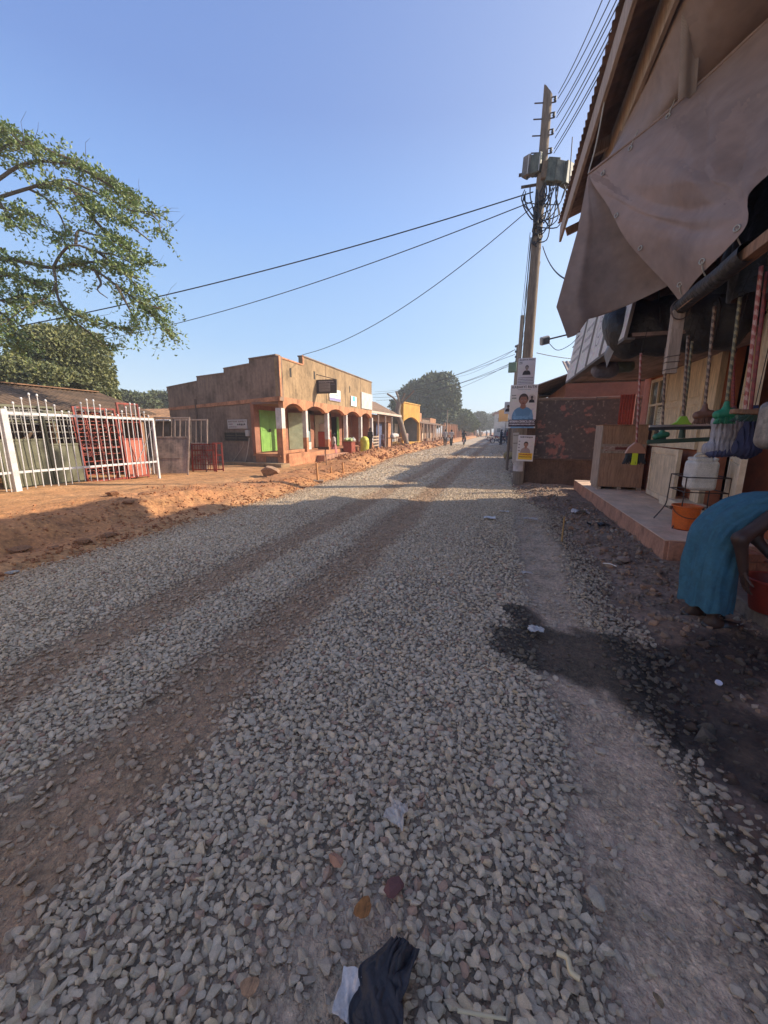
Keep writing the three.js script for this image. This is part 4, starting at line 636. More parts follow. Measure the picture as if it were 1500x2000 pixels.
// ---------------------------------------------------------------- utility poles, meters, posters, wires
const mPole = M([.27, .215, .165], { map: 'wood', rep: .7, r: .9, bump: .006, bumpTex: 'bumpC', brep: .5 });
const mWireB = M([.03, .03, .035], { r: .6 });
const mInsul = M([.05, .05, .05], { r: .5 });
const PZ = -11.86;
{
  const t = base('utility_pole', 'tall grey wooden pole with step bolts and a row of meter boxes', 'utility pole', V(.56, 0, PZ));
  const f = y => V(.55 + .006 * y, y, PZ);
  const prof = [[-.2, .185], [.6, .175], [2, .16], [5, .15], [8, .135], [9.5, .125]];
  obj('shaft', (() => { const g = new THREE.CylinderGeometry(.105, .155, 9.75, 20, 40); g.translate(0, 4.675, 0); const p = g.attributes.position; for (let i = 0; i < p.count; i++) { const y = p.getY(i); let x = p.getX(i), z = p.getZ(i); const k = 1 + .06 * (fb(Math.atan2(z, x) * 2, y * .8, 9) - .5); if (y > 9.4) p.setY(i, y + (x < 0 ? .16 : -.1) * Math.abs(x) / .105); p.setX(i, x * k + .55 + .006 * y); p.setZ(i, z * k + PZ); } g.computeVertexNormals(); return g; })(), mPole, t);
  for (const v of [202, 233, 265, 298]) { const y = Z(1070, v, PZ).y, c = f(y); obj('step_bolt', rod(c.clone().add(V(-.1, 0, .05)), c.clone().add(V(-.30, .01, .08)), .014, .014, 6), mSteel, t); }
  for (const v of [198, 228, 260, 296]) { const y = Z(1080, v, PZ).y, c = f(y); const q = obj('insulator', new THREE.LatheGeometry([[0, -.05], [.035, -.05], [.022, -.015], [.04, 0], [.022, .015], [.035, .05], [0, .05]].map(p => new THREE.Vector2(...p)), 12).translate(c.x + .17, y, PZ + .05), mInsul, t); obj('bracket', [bx(.09, .02, .02, [c.x + .12, y + .055, PZ + .05]), bx(.09, .02, .02, [c.x + .12, y - .055, PZ + .05])], mSteel, q); }
  const mG = [[.16, .20, .165], [.20, .235, .20], [.27, .27, .26], [.30, .22, .13]].map(c => M(c, { map: 'rust', rep: .8, r: .55 }));
  obj('meter_rail', [bx(1.35, .06, .05, [.72, 7.98, PZ - .15]), bx(1.2, .05, .05, [.72, 7.7, PZ - .15])], mSteel, t);
  [[1031, 326, .20, .44, 2, -.7], [1048, 322, .27, .42, 0, -.45], [1066, 335, .22, .38, 3, .1], [1078, 335, .30, .52, 0, .3], [1092, 338, .30, .46, 1, .45], [1107, 342, .26, .50, 1, .8]].forEach(([u, v, w, h, k, ry], i) => {
    const c = Z(u, v, PZ + .12 - .05 * Math.abs(i - 2.4)), m = obj('meter_box', bx(w, h, .2, [c.x, c.y, c.z], [0, ry, -.06], .02), mG[k], t);
    obj('door_edge', tf(bx(.012, h * .94, .215, [w * .42, 0, 0]), [c.x, c.y, c.z], [0, ry, -.06]), M([.55, .56, .55], { r: .4 }), m); obj('cable_gland', rod(V(c.x, c.y - h / 2 - .05, c.z), V(c.x, c.y - h / 2, c.z), .03, .03, 8), mInsul, m);
  });
  const r = rng(77); for (let i = 0; i < 26; i++) { // loops of slack cable below the meters
    const a = V(.2 + r() * 1.15, 7.55 - r() * .15, PZ + .05 + r() * .15), c = f(6.2 + r() * 1.1), m = a.clone().lerp(c, .5).add(V((r() - .35) * .5, -.15 - r() * .45, r() * .25));
    obj('slack_cable', tube([a, a.clone().add(V((r() - .5) * .15, -.22, .02)), m, c.clone().add(V(.12 * (r() > .3 ? 1 : -1), .1 - .3 * r(), .12)), c.clone().add(V(0, -.1, .15))], .011 + .006 * r(), 22, 5), mWireB, t);
  }
  obj('down_cable', tube([f(6.4).add(V(-.15, 0, .1)), f(4).add(V(-.17, 0, .08)), f(2.8).add(V(-.18, 0, .05))], .012, 20, 5), mWireB, t);
  obj('wrapped_paper', new THREE.CylinderGeometry(.158, .162, .36, 20, 1, true, -1.9, 2.6).translate(.555, .56, PZ), M([.62, .60, .62], { r: .8, two: true, map: 'plaster', rep: .4 }), t);
}
function portrait(c, x, y, s, skin, cloth, hair) { // generic printed bust
  const ell = (px, py, rx, ry, f, a = 0) => { c.fillStyle = f; c.beginPath(); c.ellipse(px, py, rx, ry, a, 0, 7); c.fill(); };
  c.fillStyle = cloth; c.beginPath(); c.moveTo(x - s * 1.5, y + s * 2.6); c.quadraticCurveTo(x - s * 1.45, y + s * 1.15, x - s * .45, y + s * .95); c.lineTo(x + s * .45, y + s * .95); c.quadraticCurveTo(x + s * 1.45, y + s * 1.15, x + s * 1.5, y + s * 2.6); c.fill();
  ell(x, y - s * .18, s * .66, s * .78, hair); c.fillStyle = skin; c.beginPath(); c.moveTo(x - s * .27, y + s * .4); c.lineTo(x + s * .27, y + s * .4); c.lineTo(x + s * .42, y + s * 1.02); c.lineTo(x, y + s * 1.25); c.lineTo(x - s * .42, y + s * 1.02); c.fill();
  ell(x - s * .55, y + s * .05, s * .08, s * .16, skin); ell(x + s * .55, y + s * .05, s * .08, s * .16, skin);
  const g = c.createRadialGradient ? c.createRadialGradient(x - s * .12, y - s * .05, s * .1, x, y, s * .85) : null; if (g) { g.addColorStop(0, skin); g.addColorStop(.6, skin); g.addColorStop(1, hair); }
  ell(x, y + s * .02, s * .52, s * .70, skin); c.fillStyle = hair; c.beginPath(); c.ellipse(x, y - s * .52, s * .5, s * .26, 0, Math.PI, 0); c.fill();
  for (const k of [-1, 1]) { ell(x + k * s * .22, y - s * .16, s * .13, s * .028, hair, k * .1); ell(x + k * s * .21, y - s * .03, s * .10, s * .05, '#d9cfc6'); ell(x + k * s * .21, y - s * .03, s * .045, s * .048, '#1c100b'); ell(x + k * s * .27, y + s * .2, s * .13, s * .10, 'rgba(255,220,190,.10)'); ell(x + k * s * .06, y + s * .22, s * .035, s * .03, 'rgba(40,15,8,.7)'); }
  ell(x, y + s * .16, s * .10, s * .09, 'rgba(255,225,200,.12)'); ell(x, y + s * .40, s * .19, s * .06, 'rgba(110,35,30,.85)'); ell(x, y + s * .39, s * .16, s * .012, 'rgba(40,10,8,.8)');
}
const fit = (c, s, x, y, w, h, font = 'bold') => { c.font = `${font} ${h}px sans-serif`; const m = c.measureText(s).width || 1; c.save(); c.translate(x, y); c.scale(Math.min(1.6, w / m), 1); c.fillText(s, 0, 0); c.restore(); };
function poster(u0, v0, u1, v1, z, label, draw, tilt = 0) {
  const a = Z(u0, v0, z), b = Z(u1, v1, z), w = b.x - a.x, h = a.y - b.y, c = a.clone().add(b).multiplyScalar(.5), W = 256, H = Math.round(256 * h / w);
  const t = base('poster', label, 'poster', V(c.x, c.y - h / 2, z), 'campaign posters on the pole');
  const bend = (s, q, o) => { const x = (s - .5) * w, y = (.5 - q) * h; return V(c.x + x * Math.cos(tilt) - y * Math.sin(tilt), c.y + y * Math.cos(tilt) + x * Math.sin(tilt), z - .10 * Math.pow(Math.abs(s - .5) * 2, 2) * w * .6 + .012 * Math.sin(q * 7) + o); };
  obj('board', sheet((s, q) => bend(s, q, 0), 12, 12, .006), M([.55, .54, .53], { r: .7 }), t);
  const g = sheet((s, q) => bend(s, q, .0055), 12, 12, .001), uv = g.attributes.uv; for (let i = 0; i < uv.count; i++) uv.setY(i, 1 - uv.getY(i));
  obj('print', g, printMat(canvasTex(W, H, draw), .55), t, { uv: true });
}
const paper = (c, W, H, col, seed) => { c.fillStyle = col; c.fillRect(0, 0, W, H); const r = rng(seed); for (let i = 0; i < 120; i++) { c.fillStyle = `rgba(${150 + r() * 80 | 0},${145 + r() * 80 | 0},${140 + r() * 80 | 0},.18)`; c.fillRect(r() * W, r() * H, 4 + r() * 30, 3 + r() * 20); } };
const scrib = (c, x, y, w, h, col, seed) => { const r = rng(seed); c.fillStyle = col; let q = x; while (q < x + w) { const k = h * (.3 + r() * .5); c.fillRect(q, y + h * .15 * r(), k, h * (.7 + .3 * r())); q += k + h * .22; } };
poster(1013, 700, 1043, 752, -11.62, 'small upper black and white campaign poster of a man in a suit', (c, W, H) => { paper(c, W, H, '#c4bfc0', 1); c.fillStyle = '#222'; fit(c, 'KAMYA PAUL', 14, 38, W - 28, 34); scrib(c, 18, 52, 46, 16, '#444', 2); scrib(c, 18, 76, 40, 16, '#444', 3); portrait(c, W * .52, H * .36, 40, '#8b817c', '#2c2b30', '#3a3637'); c.fillStyle = '#b9b2b2'; for (let k = 0; k < 5; k++) scrib(c, 12, H * .70 + k * 24, W - 30, 13, '#5a5556', 9 + k); });
poster(998, 752, 1045, 836, -11.60, 'largest poster on the pole showing a woman in a blue dress', (c, W, H) => { paper(c, W, H, '#cfc6bf', 2); c.fillStyle = '#3d332f'; fit(c, 'KABAKYI RUTH', 12, 34, W - 24, 34); scrib(c, 70, 44, 120, 7, '#777', 4); c.fillStyle = '#b8a9a0'; c.beginPath(); c.arc(206, 132, 36, 0, 7); c.fill(); portrait(c, 206, 126, 18, '#4a3a34', '#20222a', '#15110f'); portrait(c, 128, 150, 68, '#8d6150', '#5a80a0', '#3a2c26'); c.fillStyle = '#6c94b4'; c.beginPath(); c.moveTo(20, 420); c.lineTo(48, 236); c.lineTo(70, 300); c.lineTo(190, 300); c.lineTo(214, 232); c.lineTo(244, 420); c.fill(); const r = rng(6); for (let i = 0; i < 90; i++) { c.fillStyle = r() < .5 ? 'rgba(140,175,205,.35)' : 'rgba(35,60,90,.35)'; c.fillRect(30 + r() * 190, 290 + r() * 120, 3 + r() * 22, 2 + r() * 7); } c.fillStyle = '#33222c'; c.fillRect(0, H - 84, W, 70); c.fillStyle = '#e8e2e2'; fit(c, 'WOMAN COUNCILLOR LC', 8, H - 54, W - 16, 30); scrib(c, 10, H - 44, W - 20, 14, '#cfc6c8', 12); scrib(c, 20, 96, 36, 13, '#555', 3); scrib(c, 20, 120, 40, 13, '#555', 5); });
poster(1012, 850, 1041, 901, -11.58, 'lower poster with yellow base showing a young woman', (c, W, H) => { paper(c, W, H, '#c9c1bf', 3); c.fillStyle = '#4b423f'; scrib(c, 30, 18, 190, 26, '#4b423f', 8); portrait(c, 128, 150, 52, '#9a6a58', '#9a8480', '#2a1c18'); c.fillStyle = '#e0b21c'; c.fillRect(26, H - 130, W - 40, 104); scrib(c, 44, H - 120, 170, 26, '#a8471a', 4); scrib(c, 40, H - 80, 180, 22, '#8a5a14', 5); for (let k = 0; k < 4; k++) scrib(c, 14, 90 + k * 50, 26, 18, '#4a3d50', 20 + k); }, -.03);
poster(1003, 845, 1016, 903, -11.74, 'narrow worn paper poster strip behind the yellow based one', (c, W, H) => { paper(c, W, H, '#aca299', 4); scrib(c, 20, 60, 200, 40, '#5b4d48', 6); scrib(c, 20, 300, 200, 40, '#6b5d58', 7); }, .03);
poster(986, 785, 999, 808, -16, 'distant poster of a man in dark suit on the next post', (c, W, H) => { paper(c, W, H, '#c6c2c0', 5); portrait(c, 128, 170, 66, '#5f4538', '#2d2a30', '#1d1512'); });
{ // two slim poles further down the street and one on the left far side
  const mk = (x, z, h, r, lab) => { const t = base('street_pole', lab, 'utility pole', V(x, 0, z), 'poles further down the street'); obj('shaft', rod(V(x, -.1, z), V(x + .02 * h * .2, h, z), r, r * .75, 12), mPole, t); return t; };
  const a = mk(.80, -27, 8.5, .15, 'slim grey pole beyond the postered pole'), b = mk(.72, -27.9, 7.0, .17, 'dark pole hung with cable hardware beside the slim grey one');
  for (let i = 0; i < 5; i++) obj('insulator', bx(.16, .13, .14, [.72 - .12 + .02 * i, 6.9 - i * .32, -27.85], undefined, .03), mInsul, b);
  obj('transformer_box', bx(.5, .6, .4, [.45, 5.6, -27.8], undefined, .04), M([.10, .17, .10], { r: .6 }), b);
  const p = Z(872, 855, -62), q = mk(p.x, -62, Z(872, 800, -62).y, .11, 'thin pale pole in front of the big dark tree');
  obj('stay_post', rod(V(.3, -.1, -16), V(.3, 2.9, -16), .05, .05, 8), mPole, (() => base('sign_post', 'thin post carrying the distant poster', 'post', V(.3, 0, -16)))());
}
const wire = (a, b, s, r, label, group) => solo('overhead_wire', sag(a, b, s, r, 40), mWireB, a, label, 'wire', group);
{
  const top = V(.62, 0, PZ);
  // street lines climbing over the camera to the right
  const ends = [[1165, 0, 190], [1178, 0, 200], [1190, 0, 228], [1196, 0, 236], [1206, 0, 262], [1212, 0, 275], [1224, 0, 296], [1229, 0, 304]];
  ends.forEach(([u, v, ys], i) => { const y = Z(1083, ys, PZ).y, a = V(.84, y, PZ + .1); const d = ray(u, v).normalize(); const e = G(u, v, 9.0 - .28 * i), b = e.clone().add(e.clone().sub(a).multiplyScalar(1.2)); wire(a, b, .25, .0095, 'black line running from the pole over the shop roof', 'street lines over the shop roof'); });
  // service drops to the left
  const P1 = Z(1032, 380, PZ), P2 = Z(1034, 398, PZ), P3 = Z(1034, 404, PZ), hook = v => V(.42, v, PZ + .08);
  const far = (u, v, range, over) => { const p = RG(u, v, range); return p; };
  const s1 = (p, q, s, r, l) => wire(p, q, s, r, l, 'service lines crossing the street');
  { const q = RG(-60, 655, 17); s1(hook(P1.y), q, .25, .015, 'topmost thick cable crossing the street toward the big leaning tree'); }
  { const q = RG(205, 662, 22); s1(hook(P2.y), q, .35, .013, 'middle cable crossing the street and passing behind the leafy branches'); }
  { const q = V(-8.7, 4.85, -16.4); s1(hook(P3.y - .05), q, .55, .012, 'lowest cable sagging down to the arcade building parapet'); }
  // lines onward to the next poles
  for (let i = 0; i < 7; i++) wire(V(.42 + .05 * i, 6.6 - i * .12, PZ - .1), V(.72 + .04 * i, 8.2 - i * .3, -27), .5, .009, 'line running on from the pole to the slim poles', 'lines to the next poles');
  for (const [u, v, z] of [[728, 770, -40], [728, 776, -40], [732, 765, -60], [820, 775, -60], [880, 735, -70], [735, 782, -44]]) wire(V(.55, 6.7 - (v % 7) * .15, -27.8), Z(u, v, z), .6, .014, 'distant line fanning from the far poles over the left houses', 'distant lines over the left houses');
  wire(V(.75, 6.2, PZ), Z(1104, 545, -7.2), .12, .012, 'short cable from the pole down to the signboard');
  wire(Z(1118, 268, PZ + .4), V(.9, 5.15, -8.4), .02, .012, 'thin stay wire by the roof edge');
  wire(V(.8, 3.6, PZ), Z(1200, 700, -16), .1, .01, 'thin cable between the pole and the low house');
}
// ---------------------------------------------------------------- left: corner arcade building
const mBrownSt = M([.47, .325, .19], { map: 'stain', rep: 3.1, r: .95, bump: .006 });
const mGreySt = M([.36, .255, .195], { map: 'stain', rep: 3.6, r: .95, bump: .006 });
const mSalmon = M([.70, .33, .18], { map: 'stain', rep: 2.3, r: .9, bump: .003 });
const mWhite = M([.78, .75, .72], { map: 'plaster', rep: .9, r: .8 });
const mGreenD = M([.26, .50, .10], { map: 'fine', rep: 1.1, r: .55 });
const mPaleG = M([.50, .58, .40], { map: 'plaster', rep: .7, r: .6 });
const mTin = M([.42, .30, .21], { map: 'rust', rep: 1.6, r: .75, two: true });
const mTinO = M([.50, .31, .17], { map: 'rust', rep: 1.3, r: .75, two: true });
const AX = -8.6, C0 = V(AX, 0, -14.2), sdir = V(-.97, 0, -.243).normalize(), snrm = V(.243, 0, -.97).normalize();
const SW = (u, v) => { const p = PL(u, v, C0, snrm); return [p.clone().sub(C0).dot(sdir), p.y]; };
const sideM = new THREE.Matrix4().makeBasis(sdir, V(0, 1, 0), snrm).setPosition(C0);
const onSide = (g, off = 0) => g.translate(0, 0, -off).applyMatrix4(sideM);
{
  const b = base('arcade_building', 'corner shop building with arched arcade and stepped stained parapet', 'building', V(-10, 0, -18));
  const tops = [[539, 694], [486, 702], [486, 712], [436.5, 721], [436.5, 730], [384, 737], [384, 746], [326, 757.5]].map(p => SW(...p));
  const tEnd = tops[7][0], tO = SW(490, 790)[0];
  const up = [[0, 2.72], [0, 4.43], [tops[1][0], tops[1][1]], ...tops.slice(2), [tEnd, 2.56], [0, 2.72]];
  obj('side_parapet', onSide(prism(up.map(p => [p[0], p[1]]), .2)), mGreySt, b);
  obj('side_wall', onSide(prism([[tO, -.2], [tEnd, -.5], [tEnd, 2.555], [tO, 2.665]], .2)), mGreySt, b);
  obj('side_band', onSide(prism([[0, 2.72], [0, 2.90], [tEnd, 2.68], [tEnd, 2.55]], .03), .03), mSalmon, b);
  obj('side_sill', onSide(prism([[.1, -.2], [tO, -.2], [tO, .46], [.1, .48]], .2)), mGreySt, b); obj('opening_sill', onSide(bx(tO - .1, .06, .3, [tO / 2 + .05, .50, .08])), mSalmon, b);
  obj('opening_jamb', onSide(bx(.06, 2.2, .24, [tO - .02, 1.58, .1])), mSalmon, b);
  obj('side_plinth', onSide(prism([[-.35, -.2], [5.2, -.25], [5.2, .16], [-.35, .22]], .5), .5), mBrownSt, b);
  for (let i = 0; i < 4; i++) { const a = tops[2 * i], c = tops[2 * i + 1]; obj('coping', onSide(prism([[a[0], a[1]], [c[0], c[1]], [c[0], c[1] + .05], [a[0], a[1] + .05]], .26), .03), mGreySt, b); }
  const cz = [-14.2, -16.2, -18.55, -21.1, -23.6, -25.8], fl = .60, spr = 2.32, beam = 2.88;
  cz.forEach((z, i) => { const w = i ? .2 : .28, z0 = i ? z - w / 2 : z - .02, c = obj('column', [bb(AX - w, AX, 0, i ? 1.35 - .12 * i : 1.62, z0, z0 - w, .01)], mSalmon, b); obj('white_paint', bb(AX - w, AX, i ? 1.35 - .12 * i : 1.62, spr + .12, z0, z0 - w, .01), mWhite, c); });
  for (let i = 0; i < 5; i++) { // arches
    const z0 = cz[i] - (i ? .12 : .3), z1 = cz[i + 1] + .12, L = z0 - z1, pts = [[-.12, spr + .12], [0, spr + .12]]; for (let k = 0; k <= 12; k++) { const a = k / 12; pts.push([a * L, spr + .08 + .28 * Math.pow(Math.sin(Math.PI * a), .7)]); } pts.push([L, spr + .12], [L + .12, spr + .12], [L + .12, beam], [-.12, beam]);
    obj('arch', prism(pts, .22).rotateY(Math.PI / 2).translate(AX - .215, 0, z0), mSalmon, b);
  }
  obj('corner_trim', [bb(AX + .002, AX + .03, 2.88, 4.42, -14.34, -14.19), bb(AX + .0, AX + .03, 4.36, 4.42, -16.15, -14.34), bb(AX + .0, AX + .03, 4.40, 4.80, -16.25, -16.15)], mSalmon, b);
  obj('parapet_wall', [bb(AX - .2, AX, beam, 4.38, -16.2, -14.22), bb(AX - .2, AX, beam, 4.74, -25.85, -16.2)], mBrownSt, b);
  for (let i = 0; i < 4; i++) obj('coping', bb(AX - .25, AX + .04, 4.74, 4.80, -16.2 - i * 2.42, -16.2 - (i + 1) * 2.42 + .02, .01), mGreySt, b);
  for (const [z, y] of [[-15.1, 3.92], [-17.3, 4.1], [-21.8, 3.9]]) obj('vent_slot', bb(AX - .05, AX + .006, y - .18, y + .18, z - .07, z + .07), mDark, b);
  for (const z of [-18.55, -21.1, -23.6]) obj('expansion_joint', bb(AX + .001, AX + .008, 2.9, 4.72, z - .012, z + .012), M([.10, .065, .045], { r: .9 }), b);
  // arcade interior
  obj('arcade_floor', [bb(-10.1, AX + .12, -.2, fl - .02, -25.95, -14.45)], mSalmon, b); obj('arcade_ceiling', bb(-10.1, AX - .22, 2.62, 2.7, -25.8, -14.4), M([.30, .2, .16], { map: 'plaster', r: .9 }), b);
  const IX = -10.1, mIn = M([.42, .20, .13], { map: 'plaster', rep: 1.4, r: .9 });
  obj('shop_wall', [bb(IX - .15, IX, fl, 2.7, -14.5, -17.25), bb(IX - .15, IX, fl, 2.7, -18.85, -20.1), bb(IX - .15, IX, fl, 2.7, -21.2, -22.4), bb(IX - .15, IX, fl, 2.7, -23.6, -25.9), bb(IX - .15, IX, 2.4, 2.7, -17.25, -23.6)], mIn, b);
  obj('room', [bb(-14, -13.9, .3, 3, -25.9, -15.5), bb(-14, IX - .15, .3, 3, -19.6, -19.5), bb(-14, IX - .15, .3, 3, -21.9, -21.8), bb(-14, IX - .15, fl - .1, fl, -25.9, -16.5), bb(-14, IX - .15, 2.72, 2.8, -25.9, -16)], M([.20, .14, .11], { map: 'plaster', r: .9 }), b);
  obj('end_wall', bb(-14, AX - .25, -.2, 3.6, -25.95, -25.85), mIn, b); obj('roof', corr(V(-8.9, 3.75, -26), V(0, 0, 9.7), V(-5.5, -.7, 0), .16, .018), mTin, b);
  { const d = obj('green_door', [bb(IX, IX + .04, fl + .03, 2.42, -16.25, -15.58, .006), bb(IX, IX + .04, fl + .03, 2.42, -15.56, -14.88, .006)], mGreenD, b, { label: 'bright green double steel door in the arcade' }); for (const [z, y] of [[-15.22, 1.0], [-15.92, 1.0], [-15.22, 1.85], [-15.92, 1.85]]) obj('panel', bb(IX + .04, IX + .052, y - .3, y + .3, z - .24, z + .24, .005), mGreenD, d); obj('bolt', bb(IX + .05, IX + .08, 1.5, 1.62, -15.62, -15.5), mSteel, d); }
  obj('pipe', rod(V(IX + .25, fl, -16.5), V(IX + .25, 2.6, -16.5), .03), M([.55, .55, .3], { r: .6 }), b);
  const leaf = (z, ry, w, m, n) => { const d = obj(n ?? 'door_leaf', tf(bx(.04, 1.78, w, [0, .9, w / 2], undefined, .005), [IX + .03, fl + .02, z], [0, ry, 0]), m, b); for (const [y, h] of [[.45, .6], [1.25, .75]]) obj('panel', tf(bx(.02, h, w - .16, [.03, y, w / 2], undefined, .005), [IX + .03, fl + .02, z], [0, ry, 0]), n ? m : mPaleG, d); };
  leaf(-18.85, .9, .75, mPaleG); leaf(-17.25, 2.3, .75, mPaleG); leaf(-21.2, .35, .62, M([.62, .52, .33], { map: 'plaster', r: .6 }), 'yellow_door_leaf'); leaf(-20.1, 2.6, .6, M([.6, .5, .32], { map: 'plaster', r: .6 }), 'yellow_door_leaf');
  leaf(-23.5, .2, .6, mGreenD, 'green_door_leaf'); leaf(-24.9, .05, .8, mSalmon, 'wooden_door_leaf');
  obj('low_front_wall', bb(AX - .2, AX - .02, fl, fl + .12, -16.1, -14.5), mSalmon, b);
  obj('front_step', [bb(AX + .12, AX + .55, -.1, .38, -20.9, -17.0, .015)], mTileSide, b); obj('front_step', bb(AX + .55, AX + 1.05, -.1, .17, -20.6, -17.3, .015), mTileSide, b);
  { // small louvred window, hose and meter on the side wall
    const a = SW(440, 845), c = SW(486, 861), w = a[0] - c[0], x = (a[0] + c[0]) / 2, y = (a[1] + c[1]) / 2, h = a[1] - c[1];
    const mF = M([.16, .15, .11], { map: 'rust', rep: .6, r: .8 }); const f = obj('side_window', onSide(bx(w, h, .02, [x, y, 0]), .012), mDark, b);
    for (let i = 0; i < 4; i++) obj('bar', onSide(bx(w, .035, .03, [x, y + (i - 1.5) * h / 3, 0]), .03), mF, f); for (let i = 0; i < 3; i++) obj('mullion', onSide(bx(.035, h, .03, [x + (i - 1) * w / 2, y, 0]), .035), mF, f);
    const m0 = SW(486, 846); obj('meter', onSide(bx(.2, .26, .12, [m0[0], m0[1], 0], undefined, .02), .06), M([.45, .42, .38], { r: .5 }), b);
    const H = [[487, 855], [485, 872], [482, 890], [478, 904]].map(p => { const q = PL(p[0], p[1], C0.clone().add(V(.03, 0, .1)), snrm); return q; }); obj('hose', tube(H, .018, 20, 6), M([.55, .46, .38], { r: .6 }), b);
    obj('hose', tube([[476, 862], [474, 872], [464, 888], [453, 903]].map(p => PL(p[0], p[1], C0.clone().add(V(.03, 0, .1)), snrm)), .011, 20, 6), M([.4, .33, .27], { r: .6 }), b);
  }
  // signs of the arcade
  const a = SW(445, 820), c = SW(484, 837), s1 = base('wall_sign', 'white painted battery sign on the grey side wall', 'sign', PL(465, 829, C0, snrm));
  const w = a[0] - c[0], h = a[1] - c[1], x = (a[0] + c[0]) / 2, y = (a[1] + c[1]) / 2;
  obj('board', onSide(bx(w, h, .03, [x, y, 0], undefined, .004), .02), M([.5, .47, .45], { r: .7 }), s1);
  const tx1 = canvasTex(256, 128, (k, W, H) => { paper(k, W, H, '#b9aea6', 9); k.fillStyle = '#5b3f3c'; fit(k, 'BATTERY SUPPLY', 8, 38, W - 16, 36); fit(k, 'AND', 10, 74, 58, 28); scrib(k, 130, 56, 100, 28, '#4c4140', 5); fit(k, 'SERVICES', 10, 114, 110, 24); });
  obj('print', onSide(new THREE.PlaneGeometry(w * .97, h * .95).rotateY(Math.PI).translate(x, y, 0), .037), printMat(tx1), s1, { uv: true });
  const hs = base('hanging_sign', 'dark framed sign board sticking out above the second arch', 'sign', V(AX, 3.3, -17.5));
  const p0 = Z(617, 742, -17.5), p1 = Z(658, 768, -17.5);
  obj('frame', bb(AX, p1.x, p1.y, p0.y, -17.53, -17.49, .006), M([.07, .06, .055], { r: .6 }), hs);
  const t2 = canvasTex(256, 160, (k, W, H) => { k.fillStyle = '#4a4340'; k.fillRect(0, 0, W, H); scrib(k, 26, 12, 200, 18, '#a59c95', 4); k.fillStyle = '#8c837b'; k.fillRect(28, 40, 150, 100); for (let i = 0; i < 5; i++) scrib(k, 36, 48 + i * 18, 130, 11, i % 2 ? '#4e4540' : '#6a5f58', 30 + i); scrib(k, 186, 50, 50, 12, '#6d6a78', 8); });
  obj('print', tf(new THREE.PlaneGeometry(p1.x - AX - .06, p0.y - p1.y - .05), [(p1.x + AX) / 2, (p0.y + p1.y) / 2, -17.485]), printMat(t2), hs, { uv: true }); obj('bracket', rod(V(AX, p0.y + .25, -17.51), V(p1.x - .1, p0.y, -17.51), .015), mSteel, hs);
  const flat = (z0, z1, y0, y1, lab, draw) => { const t = base('facade_sign', lab, 'sign', V(AX, y0, (z0 + z1) / 2)); obj('board', bb(AX + .012, AX + .05, y0, y1, z0, z1, .004), mWhite, t); if (draw) obj('print', tf(new THREE.PlaneGeometry(z1 - z0 - .03, y1 - y0 - .03), [AX + .054, (y0 + y1) / 2, (z0 + z1) / 2], [0, Math.PI / 2, 0]), printMat(canvasTex(192, 96, draw)), t, { uv: true }); };
  flat(-20.3, -18.85, 3.08, 3.68, 'white sign with purple strip above the third arch', (k, W, H) => { paper(k, W, H, '#ecebe6', 4); scrib(k, 70, 20, 50, 12, '#6aa08a', 4); scrib(k, 80, 40, 60, 12, '#6aa08a', 5); k.fillStyle = '#8d86b0'; k.fillRect(0, 72, W, 24); });
  flat(-22.8, -21.86, 2.98, 3.56, 'small white sign with blue top above the fourth arch', (k, W, H) => { paper(k, W, H, '#eef0f0', 4); k.fillStyle = '#3fb6d0'; k.fillRect(60, 0, 70, 50); k.fillStyle = '#23262a'; k.beginPath(); k.moveTo(90, 90); k.lineTo(100, 54); k.lineTo(112, 90); k.fill(); });
  flat(-25.8, -23.7, 2.95, 3.95, 'large blank white panel at the far end of the parapet');
}
